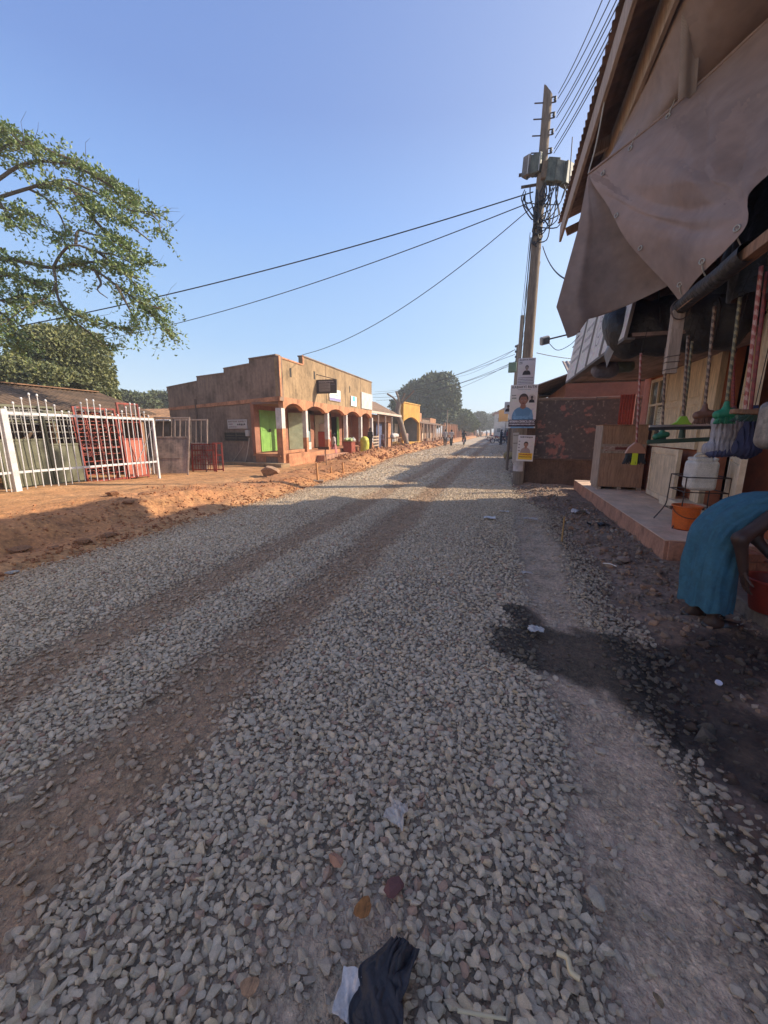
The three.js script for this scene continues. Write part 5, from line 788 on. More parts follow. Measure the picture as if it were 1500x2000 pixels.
// goods in front of the arcade
{
  const cab = (u, v, h, lab) => { const p = G(u, v, .6), t = base('red_cabinet', lab, 'cabinet', V(-8.95, .6, p.z)); };
  const fr = base('drink_fridge', 'red drinks cabinet standing inside the second arch', 'fridge', V(-9.8, .6, -20.6)); obj('body', bb(-10.05, -9.45, .62, 1.5, -20.95, -20.25, .02), M([.42, .05, .03], { r: .45, map: 'fine' }), fr); obj('top_case', bb(-10.0, -9.5, 1.5, 1.95, -20.9, -20.3, .02), M([.5, .42, .36], { r: .4 }), fr); obj('logo_disc', new THREE.CylinderGeometry(.16, .16, .012, 20).rotateZ(Math.PI / 2).translate(-9.445, 1.05, -20.6), M([.6, .5, .45], { r: .5 }), fr);
  const rc = base('vendor_cabinet', 'red wooden vendor cabinet with pale packets on top', 'cabinet', V(-8.1, .1, -20.4)); obj('body', bb(-8.4, -7.9, .08, .95, -20.75, -20.15, .01), M([.40, .09, .05], { r: .6, map: 'wood', rep: .7 }), rc); obj('shelf', bb(-8.45, -7.85, .95, .98, -20.8, -20.1), mWoodBrown, rc);
  const r = rng(6); for (let i = 0; i < 9; i++) obj('packet', bx(.16, .10 + .14 * r(), .14, [-8.35 + .45 * r(), 1.06, -20.65 + .5 * r()], [r(), r() * 3, r()], .03), M(r() < .5 ? [.7, .7, .66] : [.5, .62, .3], { r: .5 }), rc);
  const ys = V(-8.0, .05, -22.6), sk = base('yellow_sack', 'bright yellow sack standing in front of the fourth arch', 'sack', ys); obj('sack', blob([[ys.x, .32, ys.z, ys.x + .03, .75, ys.z, .27, .25], [ys.x, .75, ys.z, ys.x, .95, ys.z, .22, .27]], .035, .1, (x, y, z) => .04 * (fb(x * 7 + y * 4, z * 7, 5) - .5)), M([.72, .72, .10], { r: .6, map: 'plaster', rep: .5 }), sk); obj('mouth', new THREE.TorusGeometry(.22, .03, 6, 18).rotateX(Math.PI / 2).translate(ys.x, 1.0, ys.z), M([.65, .66, .12], { r: .6 }), sk);
  const drum = base('water_drum', 'blue grey plastic drum inside the first arch', 'drum', V(-9.6, .6, -18.0)); obj('body', new THREE.LatheGeometry([[0, 0], [.2, 0], [.22, .05], [.22, .5], [.19, .56], [0, .58]].map(p => new THREE.Vector2(...p)), 20).translate(-9.6, .98, -18.1), M([.20, .30, .32], { r: .5 }), drum); obj('stand', bb(-9.8, -9.4, .6, .98, -18.3, -17.9), mWhite, drum);
  // wooden stools / boards by the steps
  const b1 = base('display_board', 'small dark board on a leaning stake by the steps', 'board', V(-6.8, 0, -15)); obj('board', bx(.5, .12, .03, [-7.1, .82, -14.9], [0, 0, 0], .004), M([.14, .07, .045], { map: 'wood', rep: .4 }), b1); obj('stake', rod(V(-6.98, .0, -14.9), V(-7.02, .8, -14.9), .03, .025, 7), mWoodBrown, b1);
}
// survey stakes at the road edge
for (const [u, v, h, lab] of [[621, 940, .58, 'orange brown wooden stake in a stone base at the road edge'], [671, 924, .42, 'thin stake further along the left road edge'], [648, 928, .3, 'short peg between the two left stakes']]) { const p = G(u, v, .03), t = base('wooden_stake', lab, 'stake', p, 'survey stakes'); obj('stake', rod(V(p.x, -.05, p.z), V(p.x - .03, h, p.z), .036, .03, 7), M([.70, .34, .14], { map: 'wood', rep: .3 }), t); if (v === 940) { obj('base_stone', bx(.34, .07, .28, [p.x, .03, p.z], [.05, .4, 0], .02), M([.4, .26, .16], { map: 'soil', rep: .5, bump: .01 }), t); } }
{ const p = G(1097, 1058, 0), t = base('wooden_stake', 'thin yellow stake in the rubble by the veranda', 'stake', p, 'survey stakes'); obj('stake', rod(V(p.x, -.05, p.z), V(p.x + .005, .36, p.z), .012, .010, 6), M([.42, .26, .10], { r: .8 }), t); }
// loose rocks on the left verge
[[528, 930, .24, 'pale boulder in front of the arcade side wall', [.62, .38, .24]], [285, 983, .11, 'dark lump of laterite on the mound', [.44, .21, .10]], [225, 992, .12, 'flat brown slab on the mound', [.44, .21, .10]], [255, 1003, .08, 'broken clay lump below the slab', [.44, .21, .10]], [210, 1040, .09, 'broken flat clods at the foot of the mound', [.44, .21, .10]], [160, 1052, .09, 'pale flat clod halfway along the bank', [.44, .21, .10]], [35, 1068, .10, 'dark clods lying toward the near end of the bank', [.44, .21, .10]], [105, 1062, .07, 'small brown rock between the bank clods', [.44, .21, .10]], [20, 1100, .05, 'little white stone at the road edge below the bank', [.6, .56, .5]]].forEach(([u, v, s, lab, c], i) => {
  const p0 = G(u, v, .1), y = groundY(p0.x, p0.z), p = V(p0.x, y, p0.z), g = stoneGeo(200 + i, 26); g.scale(s * 1.3, s * (i === 0 ? .95 : .5), s); g.rotateY(i * 1.3); g.translate(p.x, p.y + s * (i === 0 ? .45 : .2), p.z); solo('rock', g, M(c, { map: 'soil', rep: .4, r: .95, bump: .01, brep: .3 }), p, lab, 'rock', 'loose rocks on the left verge');
});
// ---------------------------------------------------------------- metal workshop yard
const mWhiteP = M([.80, .79, .78], { r: .45, map: 'fine', rep: .9 }), mRedP = M([.42, .075, .05], { r: .55, map: 'rust', rep: 1.2 }), mOlive = M([.155, .15, .085], { r: .55, map: 'fine', rep: .8 }), mGrayP = M([.50, .41, .36], { r: .6, map: 'rust', rep: 1.4 }), mRedPanel = M([.56, .15, .09], { r: .55, map: 'fine', rep: 1 });
{
  const GX = -10.1, t = base('white_gate_panel', 'white painted steel fence panel with wavy spear tops standing in the yard', 'gate', V(GX, 0, -7.5));
  const us = [-75, -35, 35, 105, 180, 250, 325, 405, 485, 555, 620, 678, 728, 782, 843, 903, 960, 1018, 1070, 1105, 1142, 1180, 1222, 1265, 1308, 1350], vs = [235, 200, 160, 115, 75, 35, 45, 95, 140, 195, 200, 160, 120, 90, 95, 140, 180, 225, 230, 195, 160, 125, 130, 165, 205, 240];
  us.forEach((u, i) => { const p = X(u * .2133, 760 + vs[i] * .2133, GX), yb = .30 - .02 * Math.sin(i); const z = p.z, br = obj('bar', rod(V(GX + .03, yb - .06, z + .03), V(GX + .03, p.y - .05, z), .0115, .0115, 7), mWhiteP, t); obj('spear_tip', new THREE.SphereGeometry(.024, 8, 6).scale(1, 1.5, 1).translate(GX + .03, p.y - .03, z), mWhiteP, br); });
  obj('rail', bar(V(GX, 1.90, -4.1), V(GX, 1.86, -9.42), .05, .06), mWhiteP, t); obj('rail', bar(V(GX, .64, -4.1), V(GX, .60, -9.36), .04, .05), mWhiteP, t);
  obj('post', bb(GX - .06, GX + .06, 0, 1.97, -5.76, -5.64, .01), mWhiteP, t); obj('post', bb(GX - .03, GX + .03, 0, 1.88, -9.44, -9.38, .008), mWhiteP, t); obj('post', bb(GX - .03, GX + .03, 0, 1.9, -4.14, -4.08, .008), mWhiteP, t); obj('foot_plate', bb(GX - .12, GX + .12, .04, .055, -5.82, -5.58), mWhiteP, t);
  obj('back_stay', rod(V(GX, 1.7, -9.4), V(GX - .9, .05, -9.2), .015), mWhiteP, t); obj('back_stay', rod(V(GX, 1.8, -5.7), V(GX - 1.0, .05, -5.3), .02), mWhiteP, t);
}
// steel doors and grilles: local x = width, faces +z, base at y 0
function steelDoor(name, label, w, h, m, o = {}) {
  const t = local(name, label, 'metal door', 'finished metalwork standing in the yard'), f = .05;
  for (const s of [-1, 1]) obj('stile', bx(f, h, .045, [s * (w / 2 - f / 2), h / 2, 0], undefined, .004), m, t);
  for (const y of [.08, o.mid ?? h * .5, h - f / 2]) obj('rail', bx(w - 2 * f, f, .04, [0, y, 0], undefined, .004), m, t);
  const ym = o.mid ?? h * .5;
  if (o.lower) for (let i = 0; i < (o.cols ?? 1); i++) { const pw = (w - 2 * f) / (o.cols ?? 1); obj('sheet_panel', bx(pw - .02, ym - .14, .012, [-w / 2 + f + pw * (i + .5), ym / 2 + .04, .0], undefined, .003), o.pm ?? m, t); obj('stiffener', bx(pw * .6, .02, .02, [-w / 2 + f + pw * (i + .5), ym * .45, .012]), o.pm ?? m, t); }
  const grid = (y0, y1, nx, ny, mm) => { for (let i = 1; i < nx; i++) obj('grille_bar', bx(.018, y1 - y0, .018, [-w / 2 + f + (w - 2 * f) * i / nx, (y0 + y1) / 2, .01]), mm, t); for (let j = 1; j < ny; j++) obj('grille_bar', bx(w - 2 * f, .018, .018, [0, y0 + (y1 - y0) * j / ny, -.01]), mm, t); };
  grid(ym, h - f, o.nx ?? 5, o.ny ?? 5, o.gm ?? m); if (!o.lower) grid(.1, ym, o.nx ?? 5, o.ny ?? 5, o.gm ?? m);
  if (o.scroll) { const r = rng(o.scroll); for (let i = 0; i < 14; i++) obj('scroll', new THREE.TorusGeometry(.05 + .03 * r(), .008, 5, 14, 4.6).rotateZ(r() * 6).translate((r() - .5) * (w - .25), .25 + r() * (h - .5), .02), m, t); }
  for (const s of [-1, 1]) obj('foot', bx(.05, .06, .05, [s * (w / 2 - .03), .03 - .06, 0]), m, t);
  return t;
}
const put = (t, p, ry, lean = 0) => { t.position.copy(p); t.rotation.set(0, ry, 0, 'YXZ'); t.rotation.order = 'YXZ'; t.rotation.x = -lean; };
{
  const FX = Math.PI / 2, gy = .06;
  const gm = M([.19, .18, .16], { r: .5 });
  put(steelDoor('olive_steel_door', 'olive green steel door with barred upper window behind the white bars', 1.05, 2.05, mOlive, { lower: true, mid: 1.25, nx: 5, ny: 4, gm }), V(-10.75, gy, -6.35), FX, .05);
  put(steelDoor('olive_steel_door', 'smaller olive green door with barred top beside the red grille', .8, 1.95, mOlive, { lower: true, mid: 1.12, nx: 4, ny: 5, gm }), V(-10.75, gy, -7.3), FX, .06);
  put(steelDoor('olive_steel_door', 'olive green steel door standing behind the thick white post', .9, 1.98, mOlive, { lower: true, mid: 1.2, nx: 4, ny: 4, gm }), V(-11.0, gy, -5.25), FX, .05);
  put(steelDoor('red_grille', 'tall dark red window grille with scrollwork', 1.2, 2.1, mRedP, { mid: 1.0, nx: 4, ny: 5, scroll: 3 }), V(-10.72, gy, -8.25), FX, .07);
  put(steelDoor('red_grille', 'dark red grille leaning behind the scrolled one', 1.0, 2.0, mRedP, { mid: 1.1, nx: 3, ny: 4, scroll: 9 }), V(-11.05, gy, -8.35), FX, .10);
  put(steelDoor('red_steel_door', 'red door with solid lower sheet and barred top', .72, 2.28, mRedP, { lower: true, mid: 1.22, nx: 3, ny: 2, pm: mRedPanel }), V(-10.72, gy, -9.25), FX, .05);
  put(steelDoor('grey_steel_door', 'large brown grey steel door leaning beside the arcade wall', 1.2, 2.0, mGrayP, { lower: true, mid: 1.3, nx: 4, ny: 1 }), Gd(333, 928), .35, .28);
  put(steelDoor('grey_steel_door', 'second brown grey door leaning behind the small red gates', 1.2, 1.95, mGrayP, { lower: true, mid: 1.05, nx: 6, ny: 1 }), Gd(372, 922), .35, .26);
  put(steelDoor('small_red_gate', 'small red gate with decorative bars at the arcade wall', .9, 1.02, mRedP, { mid: .78, nx: 9, ny: 4, scroll: 5 }), Gd(400, 922), .3, .12);
  put(steelDoor('small_red_gate', 'narrow red frame standing next to the small red gate', .35, 1.05, mRedP, { mid: .6, nx: 2, ny: 2 }), Gd(428, 921), .5, .05);
  function Gd(u, v) { return G(u, v, .06); }
  // open-fronted shed with rusted roof
  const s = base('workshop_shed', 'open workshop shed with low rusty brown tin roof', 'shed', V(-13.5, 0, -7));
  obj('roof', corr(V(-11.15, 2.06, 1.0), V(0, 0, -11.6), V(-2.6, .78, -.1), .15, .02), M([.26, .19, .13], { map: 'rust', rep: 1.9, r: .85, two: true }), s); obj('roof', corr(V(-16.5, 2.0, -10.7), V(0, 0, 11.6), V(2.75, .84, .1), .15, .02), mTin, s);
  obj('ridge_cap', bx(.3, .03, 11.6, [-13.75, 2.87, -4.8]), M([.4, .24, .15], { map: 'rust', r: .8 }), s);
  for (let i = 0; i < 5; i++) obj('post', bb(-11.55, -11.45, 0, 2.1, .5 - i * 2.7, .6 - i * 2.7), mWoodBrown, s);
  obj('back_wall', bb(-16.3, -16.2, 0, 2, -10.4, 1), M([.16, .11, .08], { map: 'stain', r: .95 }), s); obj('gable_wall', bb(-16.2, -11.6, 0, 2.0, -10.4, -10.3), M([.2, .14, .1], { map: 'stain', r: .95 }), s); obj('eave_beam', bb(-11.35, -11.27, 1.92, 2.03, -10.4, 1), mWoodBrown, s);
  const lv = base('louvre_frame', 'olive louvred window frame standing above the green doors', 'window frame', V(-11.2, 1.6, -6)); obj('frame', [bb(-11.2, -11.15, 1.72, 1.77, -7.4, -4.2), bb(-11.2, -11.15, 2.08, 2.13, -7.4, -4.2), ...[-7.38, -6.3, -5.2, -4.2].map(z => bb(-11.2, -11.15, 1.77, 2.08, z - .02, z + .02)), ...[-7.36, -4.3].map(z => bb(-11.2, -11.15, .02, 1.72, z - .02, z + .02))], mOlive, lv); for (let i = 0; i < 5; i++) obj('slat', bx(.01, .05, 3.14, [-11.18, 1.81 + i * .056, -5.8], [0, 0, .6]), gm, lv);
  // tin-roofed house between shed and arcade
  const h = base('tin_roof_house', 'low house with orange rusted roof between shed and arcade', 'house', V(-20, 0, -18)); obj('wall', bb(-24, -17.6, 0, 2.1, -22, -17.6), M([.20, .14, .11], { map: 'stain', r: .9 }), h); obj('roof', corr(V(-24.4, 2.15, -17.2), V(7.2, 0, 0), V(0, .75, -2.6), .16, .02), mTinO, h); obj('gutter', rod(V(-24.4, 2.1, -17.15), V(-17.2, 2.1, -17.15), .05), mWhiteP, h);
}
// ---------------------------------------------------------------- further down the left side
{
  const mO2 = M([.58, .30, .16], { map: 'plaster', rep: 2.1, r: .9 }), mO3 = M([.50, .25, .13], { map: 'stain', rep: 2.4, r: .9 });
  let t = base('tin_roof_shop', 'orange walled shop with hipped tin roof next to the arcade', 'shop', V(-11, 0, -32));
  obj('wall', [bb(-14, -10.2, 0, 2.9, -28.2, -27.4), bb(-10.4, -10.2, 0, 2.9, -30, -28.2), bb(-10.4, -10.2, 2.35, 2.9, -35.5, -30), bb(-10.4, -10.2, 0, 2.9, -36.5, -35.5), bb(-14, -13.8, 0, 2.9, -36.5, -27.4), bb(-13.8, -10.4, 0, 2.9, -36.5, -36.3)], mO2, t);
  obj('roof', corr(V(-9.3, 2.95, -37), V(0, 0, 9.8), V(-2.6, 1.35, 0), .2, .02), mTin, t); obj('roof', corr(V(-14.5, 2.95, -27.2), V(0, 0, -9.8), V(2.6, 1.35, 0), .2, .02), mTin, t); obj('roof_end', prism([[-14.3, 2.9], [-9.5, 2.9], [-11.9, 4.25]], .1).translate(0, 0, -27.5), mO3, t); obj('fascia', bb(-9.35, -9.28, 2.86, 3.04, -37, -27.2), M([.55, .42, .34], { r: .8 }), t);
  for (const z of [-30, -32, -34]) obj('post', bb(-9.5, -9.4, 0, 2.9, z - .05, z + .05), M([.38, .3, .26], { r: .8 }), t);
  obj('door', bb(-10.6, -10.55, 0, 2.2, -32.2, -30.4), M([.10, .09, .12], { r: .7 }), t); obj('door', bb(-10.6, -10.55, 0, 2.2, -34.6, -33), M([.08, .10, .20], { r: .7 }), t);
  t = base('slat_bench', 'slatted wooden bench outside the orange tin roofed shop', 'bench', V(-9.2, 0, -28.4)); for (let i = 0; i < 4; i++) obj('slat', bx(.05, .12, 2.2, [-9.3, .45 + i * .22, -28.6], undefined, .01), M([.55, .42, .32], { map: 'wood', rep: .5 }), t); for (const z of [-29.6, -27.6]) obj('leg', bx(.08, 1.3, .08, [-9.36, .65, z]), mWoodBrown, t);
  t = base('cloth_table', 'table piled with white bundles near the bare trunk', 'table', V(-9.0, 0, -33.5)); obj('top', bb(-9.6, -8.6, .92, .98, -34.4, -32.7), mWoodBrown, t); for (const [x, z] of [[-9.5, -34.3], [-8.7, -34.3], [-9.5, -32.8], [-8.7, -32.8]]) obj('leg', bx(.08, .92, .08, [x, .46, z]), mWoodBrown, t); obj('bundle', blob([[-9.1, 1.12, -34, -9.1, 1.1, -33.1, .2, .22], [-8.9, 1.15, -33.8, -9.0, 1.2, -33.3, .18, .18]], .05, .1), mWhite, t);
  // bare leaning trunk
  const q0 = Z(797, 868, -38), q1 = Z(784, 830, -38), q2 = Z(777, 805, -38), q3 = Z(780, 785, -38); t = base('bare_tree', 'leaning bare tree trunk beside the ochre signboard', 'tree', V(q0.x, 0, q0.z)); obj('trunk', (() => { const c = new THREE.CatmullRomCurve3([V(q0.x, -.1, q0.z), q1, q2, q3]); const g = new THREE.TubeGeometry(c, 24, .26, 9); return g; })(), M([.34, .26, .20], { map: 'wood', rep: .8, bump: .01 }), t); for (let i = 0; i < 4; i++) obj('limb', tube([q2.clone().lerp(q3, .6), q3.clone().add(V(-.5 + .4 * i, .3, 0)), q3.clone().add(V(-1.2 + .9 * i, .8 + .2 * (i % 2), .2))], .09, 10, 6), M([.3, .22, .16], { map: 'wood' }), t);
  // ochre signboard shop
  t = base('ochre_shop', 'shop with large ochre signboard parapet over a wide arch', 'shop', V(-10.5, 0, -42.5)); const mOc = M([.66, .36, .06], { map: 'plaster', rep: 2.6, r: .85 });
  { const z0 = -38.4, L = 8.4, pts = [[0, 2.45]]; for (let k = 0; k <= 12; k++) pts.push([.5 + (L - 1) * k / 12, 2.55 + .5 * Math.sin(Math.PI * k / 12)]); pts.push([L, 2.45], [L, 4.55], [0, 4.35]); obj('sign_parapet', prism(pts, .25).rotateY(Math.PI / 2).translate(-9.75, 0, z0), mOc, t); const mY2 = M([.72, .42, .1], { map: 'plaster', r: .8 }); obj('parapet_trim', [bar(V(-9.47, 4.37, z0), V(-9.47, 4.57, z0 - L), .1, .1), bb(-9.5, -9.44, 2.5, 4.3, z0 - .12, z0)], mY2, t); for (const z of [z0 - .15, z0 - L + .15]) obj('column', bb(-9.75, -9.48, 0, 2.5, z - .15, z + .15), mY2, t); obj('base', bb(-12, -9.2, -.1, .35, z0 - L, z0), mOc, t); }
  obj('wall', [bb(-12.2, -12, 0, 3.5, -46.8, -38.4), bb(-12, -9.8, 0, 3.5, -46.8, -46.6), bb(-12, -9.8, 3.4, 3.5, -46.8, -38.4)], M([.2, .22, .26], { map: 'plaster' }), t); obj('blue_door', bb(-11.95, -11.9, .35, 2.4, -43.5, -41.5), M([.15, .22, .32], { r: .6 }), t); obj('white_door', bb(-11.95, -11.9, .35, 2.4, -45.6, -44.2), mWhite, t); obj('counter', bb(-10.6, -10, .35, 1.3, -43, -40.5), M([.38, .26, .26], { map: 'wood' }), t);
  // row of smaller shops with tin awnings
  const rowS = (z0, z1, h, lab, wall, aw) => { const s = base('small_shop', lab, 'shop', V(-11, 0, (z0 + z1) / 2)), L = z0 - z1; obj('wall', [bb(-13, -10.8, 0, h, z1, z0)], wall, s); obj('awning', corr(V(-9.0, 2.45, z1), V(0, 0, L), V(-1.9, .45, 0), .2, .02), aw, s); for (let i = 0; i <= 3; i++) obj('post', bb(-9.15, -9.05, 0, 2.45, z0 - L * i / 3 - .06, z0 - L * i / 3 + .06), M([.5, .38, .3], { r: .8 }), s); for (let i = 0; i < 3; i++) obj('door', bb(-10.82, -10.76, .1, 2.1, z0 - L * (i + .25) / 3 - L / 12, z0 - L * (i + .25) / 3 + L / 12), [mCream, mWoodBrown, M([.12, .1, .1], {})][i], s); obj('counter', bb(-9.9, -9.2, 0, .6, z1 + .5, z0 - L * .5), mWoodBrown, s); };
  rowS(-47.3, -54.5, 4.0, 'low shop with orange parapet and cream doors past the ochre sign', mO2, mTin); rowS(-55, -61, 3.2, 'dim shop with patched tin awning before the pillared wall', M([.3, .2, .14], { map: 'stain' }), mTin); rowS(-61.5, -67, 3.6, 'last tin roofed shop beside the thin pale pole', mO3, mTinO);
  // pillared wall
  t = base('pillared_wall', 'long orange boundary wall with regular pillars under the trees', 'wall', V(-9.6, 0, -110)); obj('panel', bb(-9.8, -9.6, 0, 2.7, -165, -68), M([.55, .27, .13], { map: 'plaster', rep: 3, r: .9 }), t); for (let i = 0; i < 30; i++) obj('pillar', bb(-9.6, -9.3, 0, 3.0, -68.3 - i * 3.2, -68 - i * 3.2), mO2, t);
}

{ // row of shops on the left before the workshop yard; its sunlit front throws warm light across the street
  const t = base('cream_shop_row', 'long cream painted shop row across the road before the metal workshop', 'shop', V(-10, 0, 5)), mC = M([.86, .74, .56], { map: 'plaster', rep: 2.3, r: .9 });
  obj('wall', [bb(-14, -8.5, -.1, 4.4, -2.9, 16)], mC, t); obj('parapet', bb(-8.55, -8.4, 4.4, 5.0, -2.95, 16.05), mC, t); obj('roof', corr(V(-8.6, 4.45, -2.8), V(0, 0, 18.7), V(-5.6, -.4, 0), .2, .02), mTin, t);
  for (let i = 0; i < 5; i++) { const z = -1.2 + i * 3.5; const d = obj('door', bb(-8.5, -8.44, 0, 2.2, z - .55, z + .55, .01), i % 2 ? mWoodBrown : mPaleG, t); obj('handle', bb(-8.44, -8.40, 1.0, 1.15, z + .35, z + .39), mSteel, d); const w = obj('window', bb(-8.5, -8.45, 1.1, 2.1, z + 1.0, z + 2.2, .01), mWhite, t); obj('pane', bb(-8.45, -8.44, 1.16, 2.04, z + 1.06, z + 2.14), M([.08, .09, .1], { r: .15 }), w); }
  obj('step', bb(-8.5, -7.9, -.1, .25, -2.8, 15.8), mTileSide, t);
}
// ---------------------------------------------------------------- trees
const mLeaf = new THREE.MeshPhysicalMaterial({ roughness: .7, vertexColors: true, side: THREE.DoubleSide, transmission: .35, thickness: 0 });
const mLeafFar = new THREE.MeshStandardMaterial({ roughness: .85, vertexColors: true, side: THREE.DoubleSide });
const mBark = M([.15, .115, .085], { map: 'wood', rep: .9, r: .95, bump: .01, bumpTex: 'bumpC' });
{ // spreading tree whose branches reach in over the workshop yard
  const rn = rng(2024), foot = V(-18.6, 0, -5.6), t = base('spreading_tree', 'large tree spreading drooping leafy branches over the workshop roof', 'tree', foot);
  const zp = (x, y, r) => RG(x * .285 * (x > 0 ? .96 : 1), 230 + y * .282, r); // from a crop of the photograph to a point at range r
  // [points..., range start, range end]
  const limbs = [
    [[-500, 700], [-200, 620], [0, 550], [200, 490], [350, 455], [520, 500], [700, 640], [860, 700], [1000, 800], [1065, 850], 17, 13.5],
    [[-300, 640], [0, 420], [150, 330], [330, 300], [520, 330], [700, 420], [860, 520], [1000, 640], [1110, 690], [1150, 790], 17, 14.5],
    [[-350, 560], [-100, 300], [60, 190], [200, 175], [380, 240], [560, 310], [720, 400], [880, 500], [980, 560], 17.5, 15.5],
    [[-300, 480], [-120, 180], [0, 90], [80, 110], [160, 190], 18, 16],
    [[350, 455], [480, 430], [620, 490], [780, 560], [930, 640], [1090, 650], 15.6, 14],
    [[-500, 900], [-200, 950], [0, 975], [180, 1000], [380, 1040], [520, 1010], [680, 1060], [830, 1160], [980, 1270], [1100, 1380], [1215, 1490], 16.5, 12.6],
    [[380, 1040], [430, 950], [540, 880], [700, 930], [850, 960], [960, 1020], [1060, 1000], 14.6, 13.4],
    [[520, 1010], [700, 1000], [860, 1060], [1000, 1180], [1110, 1250], 14.4, 13],
    [[380, 1040], [400, 1150], [340, 1240], [200, 1300], [60, 1400], [-60, 1460], 14.6, 14],
    [[400, 1150], [420, 1260], [520, 1350], [640, 1400], [780, 1440], [910, 1470], 14.6, 13.4],
    [[420, 1260], [520, 1400], [640, 1490], [720, 1560], [800, 1585], 14.6, 13.8],
    [[-300, 1050], [-100, 1110], [60, 1090], [200, 1130], [330, 1170], 16, 15],
    [[-300, 1200], [-100, 1240], [40, 1265], [180, 1230], [300, 1290], [380, 1330], 16, 15],
    [[-250, 1350], [-60, 1380], [40, 1480], [90, 1560], 16, 15.2],
    [[-60, 1300], [60, 1400], [110, 1500], [60, 1590], 16, 15.5],
    [[0, 620], [120, 650], [250, 700], [340, 780], 16.4, 15], [[0, 590], [60, 680], [130, 760], 16.4, 15.6],
    [[200, 490], [330, 560], [430, 680], [470, 800], [440, 860], 16, 15], [[520, 500], [600, 620], [700, 740], [820, 860], [930, 920], [980, 980], 15, 13.8],
    [[480, 430], [560, 560], [640, 660], [760, 790], [880, 860], 15.4, 14.4], [[540, 880], [560, 780], [640, 800], [760, 850], 14.4, 14], [[700, 930], [820, 1020], [900, 1090], [1010, 1110], 14, 13.2],
    [[680, 1060], [720, 1140], [700, 1200], [770, 1250], 13.8, 13.4], [[0, 900], [60, 960], [100, 975], 15.8, 15.4], [[830, 1160], [900, 1280], [960, 1400], [980, 1450], 13.4, 13], [[980, 1270], [1080, 1300], [1180, 1335], 13, 12.7],
  ];
  const leaf = new Leaves(), twig = []; const trunkTop = V(-17.4, 4.6, -6.2);
  obj('trunk', (() => { const c = new THREE.CatmullRomCurve3([foot.clone().add(V(0, -.3, 0)), V(-18.3, 1.6, -5.7), V(-17.9, 3.2, -6.0), trunkTop]); const g = new THREE.TubeGeometry(c, 24, .42, 14); return g; })(), mBark, t);
  limbs.forEach((L, li) => {
    const r1 = L[L.length - 2], r2 = L[L.length - 1], pts = L.slice(0, -2), P = pts.map((p, i) => zp(p[0], p[1], mix(r1, r2, i / (pts.length - 1)) + .5 * (rn() - .5)));
    const own = pts[0][0] <= -200; if (own) P.unshift(trunkTop);
    const c = new THREE.CatmullRomCurve3(P), len = c.getLength(), n = Math.max(12, Math.round(len * 4)), rad = own ? .085 : .034;
    // tapering limb
    const g = new THREE.TubeGeometry(c, n, 1, 6), fr = g.parameters, pp = g.attributes.position; for (let i = 0; i <= n; i++) { const q = c.getPointAt(i / n), k = rad * (1 - .88 * i / n) + .006; for (let j = 0; j <= 6; j++) { const o = i * 7 + j; pp.setXYZ(o, q.x + (pp.getX(o) - q.x) * k, q.y + (pp.getY(o) - q.y) * k, q.z + (pp.getZ(o) - q.z) * k); } } g.computeVertexNormals(); obj('limb', g, mBark, t);
    const start = own ? .42 : .12;
    for (let k = 0; k < len * 25; k++) { // drooping twigs with leaves
      const s = start + (1 - start) * Math.pow(rn(), .85), q = c.getPointAt(Math.min(.999, s)), tan = c.getTangentAt(Math.min(.999, s));
      if (fb(q.x * 1.1 + li, q.y * 1.3 + q.z, 7, 2) < .36) continue;
      const d = rndDir(rn); d.y = d.y * .35 + .10; const dir = tan.clone().multiplyScalar(.75).add(d.multiplyScalar(.9)).normalize(), L2 = .25 + .55 * rn();
      const e1 = q.clone().addScaledVector(dir, L2 * .6), e2 = q.clone().addScaledVector(dir, L2).add(V(0, -.12 * L2 - .05 * rn(), 0));
      if (k % 3 === 0) twig.push(rod(q, e1, .007, .004, 4, false), rod(e1, e2, .004, .002, 3, false));
      const nl = 7 + Math.floor(rn() * 6);
      for (let i = 0; i < nl; i++) { const f = .2 + .8 * (i + rn()) / nl, o = f < .6 ? q.clone().lerp(e1, f / .6) : e1.clone().lerp(e2, (f - .6) / .4); const ld = dir.clone().multiplyScalar(.5).add(rndDir(rn).multiplyScalar(.9)).normalize(); ld.y -= .15; ld.normalize(); const side = V().crossVectors(ld, V(0, 1, 0).add(rndDir(rn).multiplyScalar(.6))).normalize();
        const a = rn(), col = mix3([.125, .205, .05], [.35, .40, .12], a * a); leaf.add(o, ld, side, .075 + .055 * rn(), .024 + .014 * rn(), col); }
    }
  });
  for (let i = 0; i < 46; i++) { const L = limbs[i % 11], p = L[Math.min(L.length - 3, 3 + i % 7)], a = zp(p[0] + rn() * 80, p[1] + rn() * 60 - 30, 14.5), b = a.clone().add(V(.5 * (rn() - .2), .5 * (rn() - .35), .4 * (rn() - .5))); twig.push(rod(a, b, .008, .004, 4, false), rod(b, b.clone().add(V(.35 * rn(), .3 * (rn() - .4), .2 * (rn() - .5))), .004, .002, 3, false)); }
  const tw = obj('twigs', twig, mBark, t); tw.userData.kind = 'stuff';
  const cr = obj('crown', leaf.geo(), mLeaf, t); cr.userData.kind = 'stuff'; console.log('spreading tree leaves', leaf.i.length / 6);
}
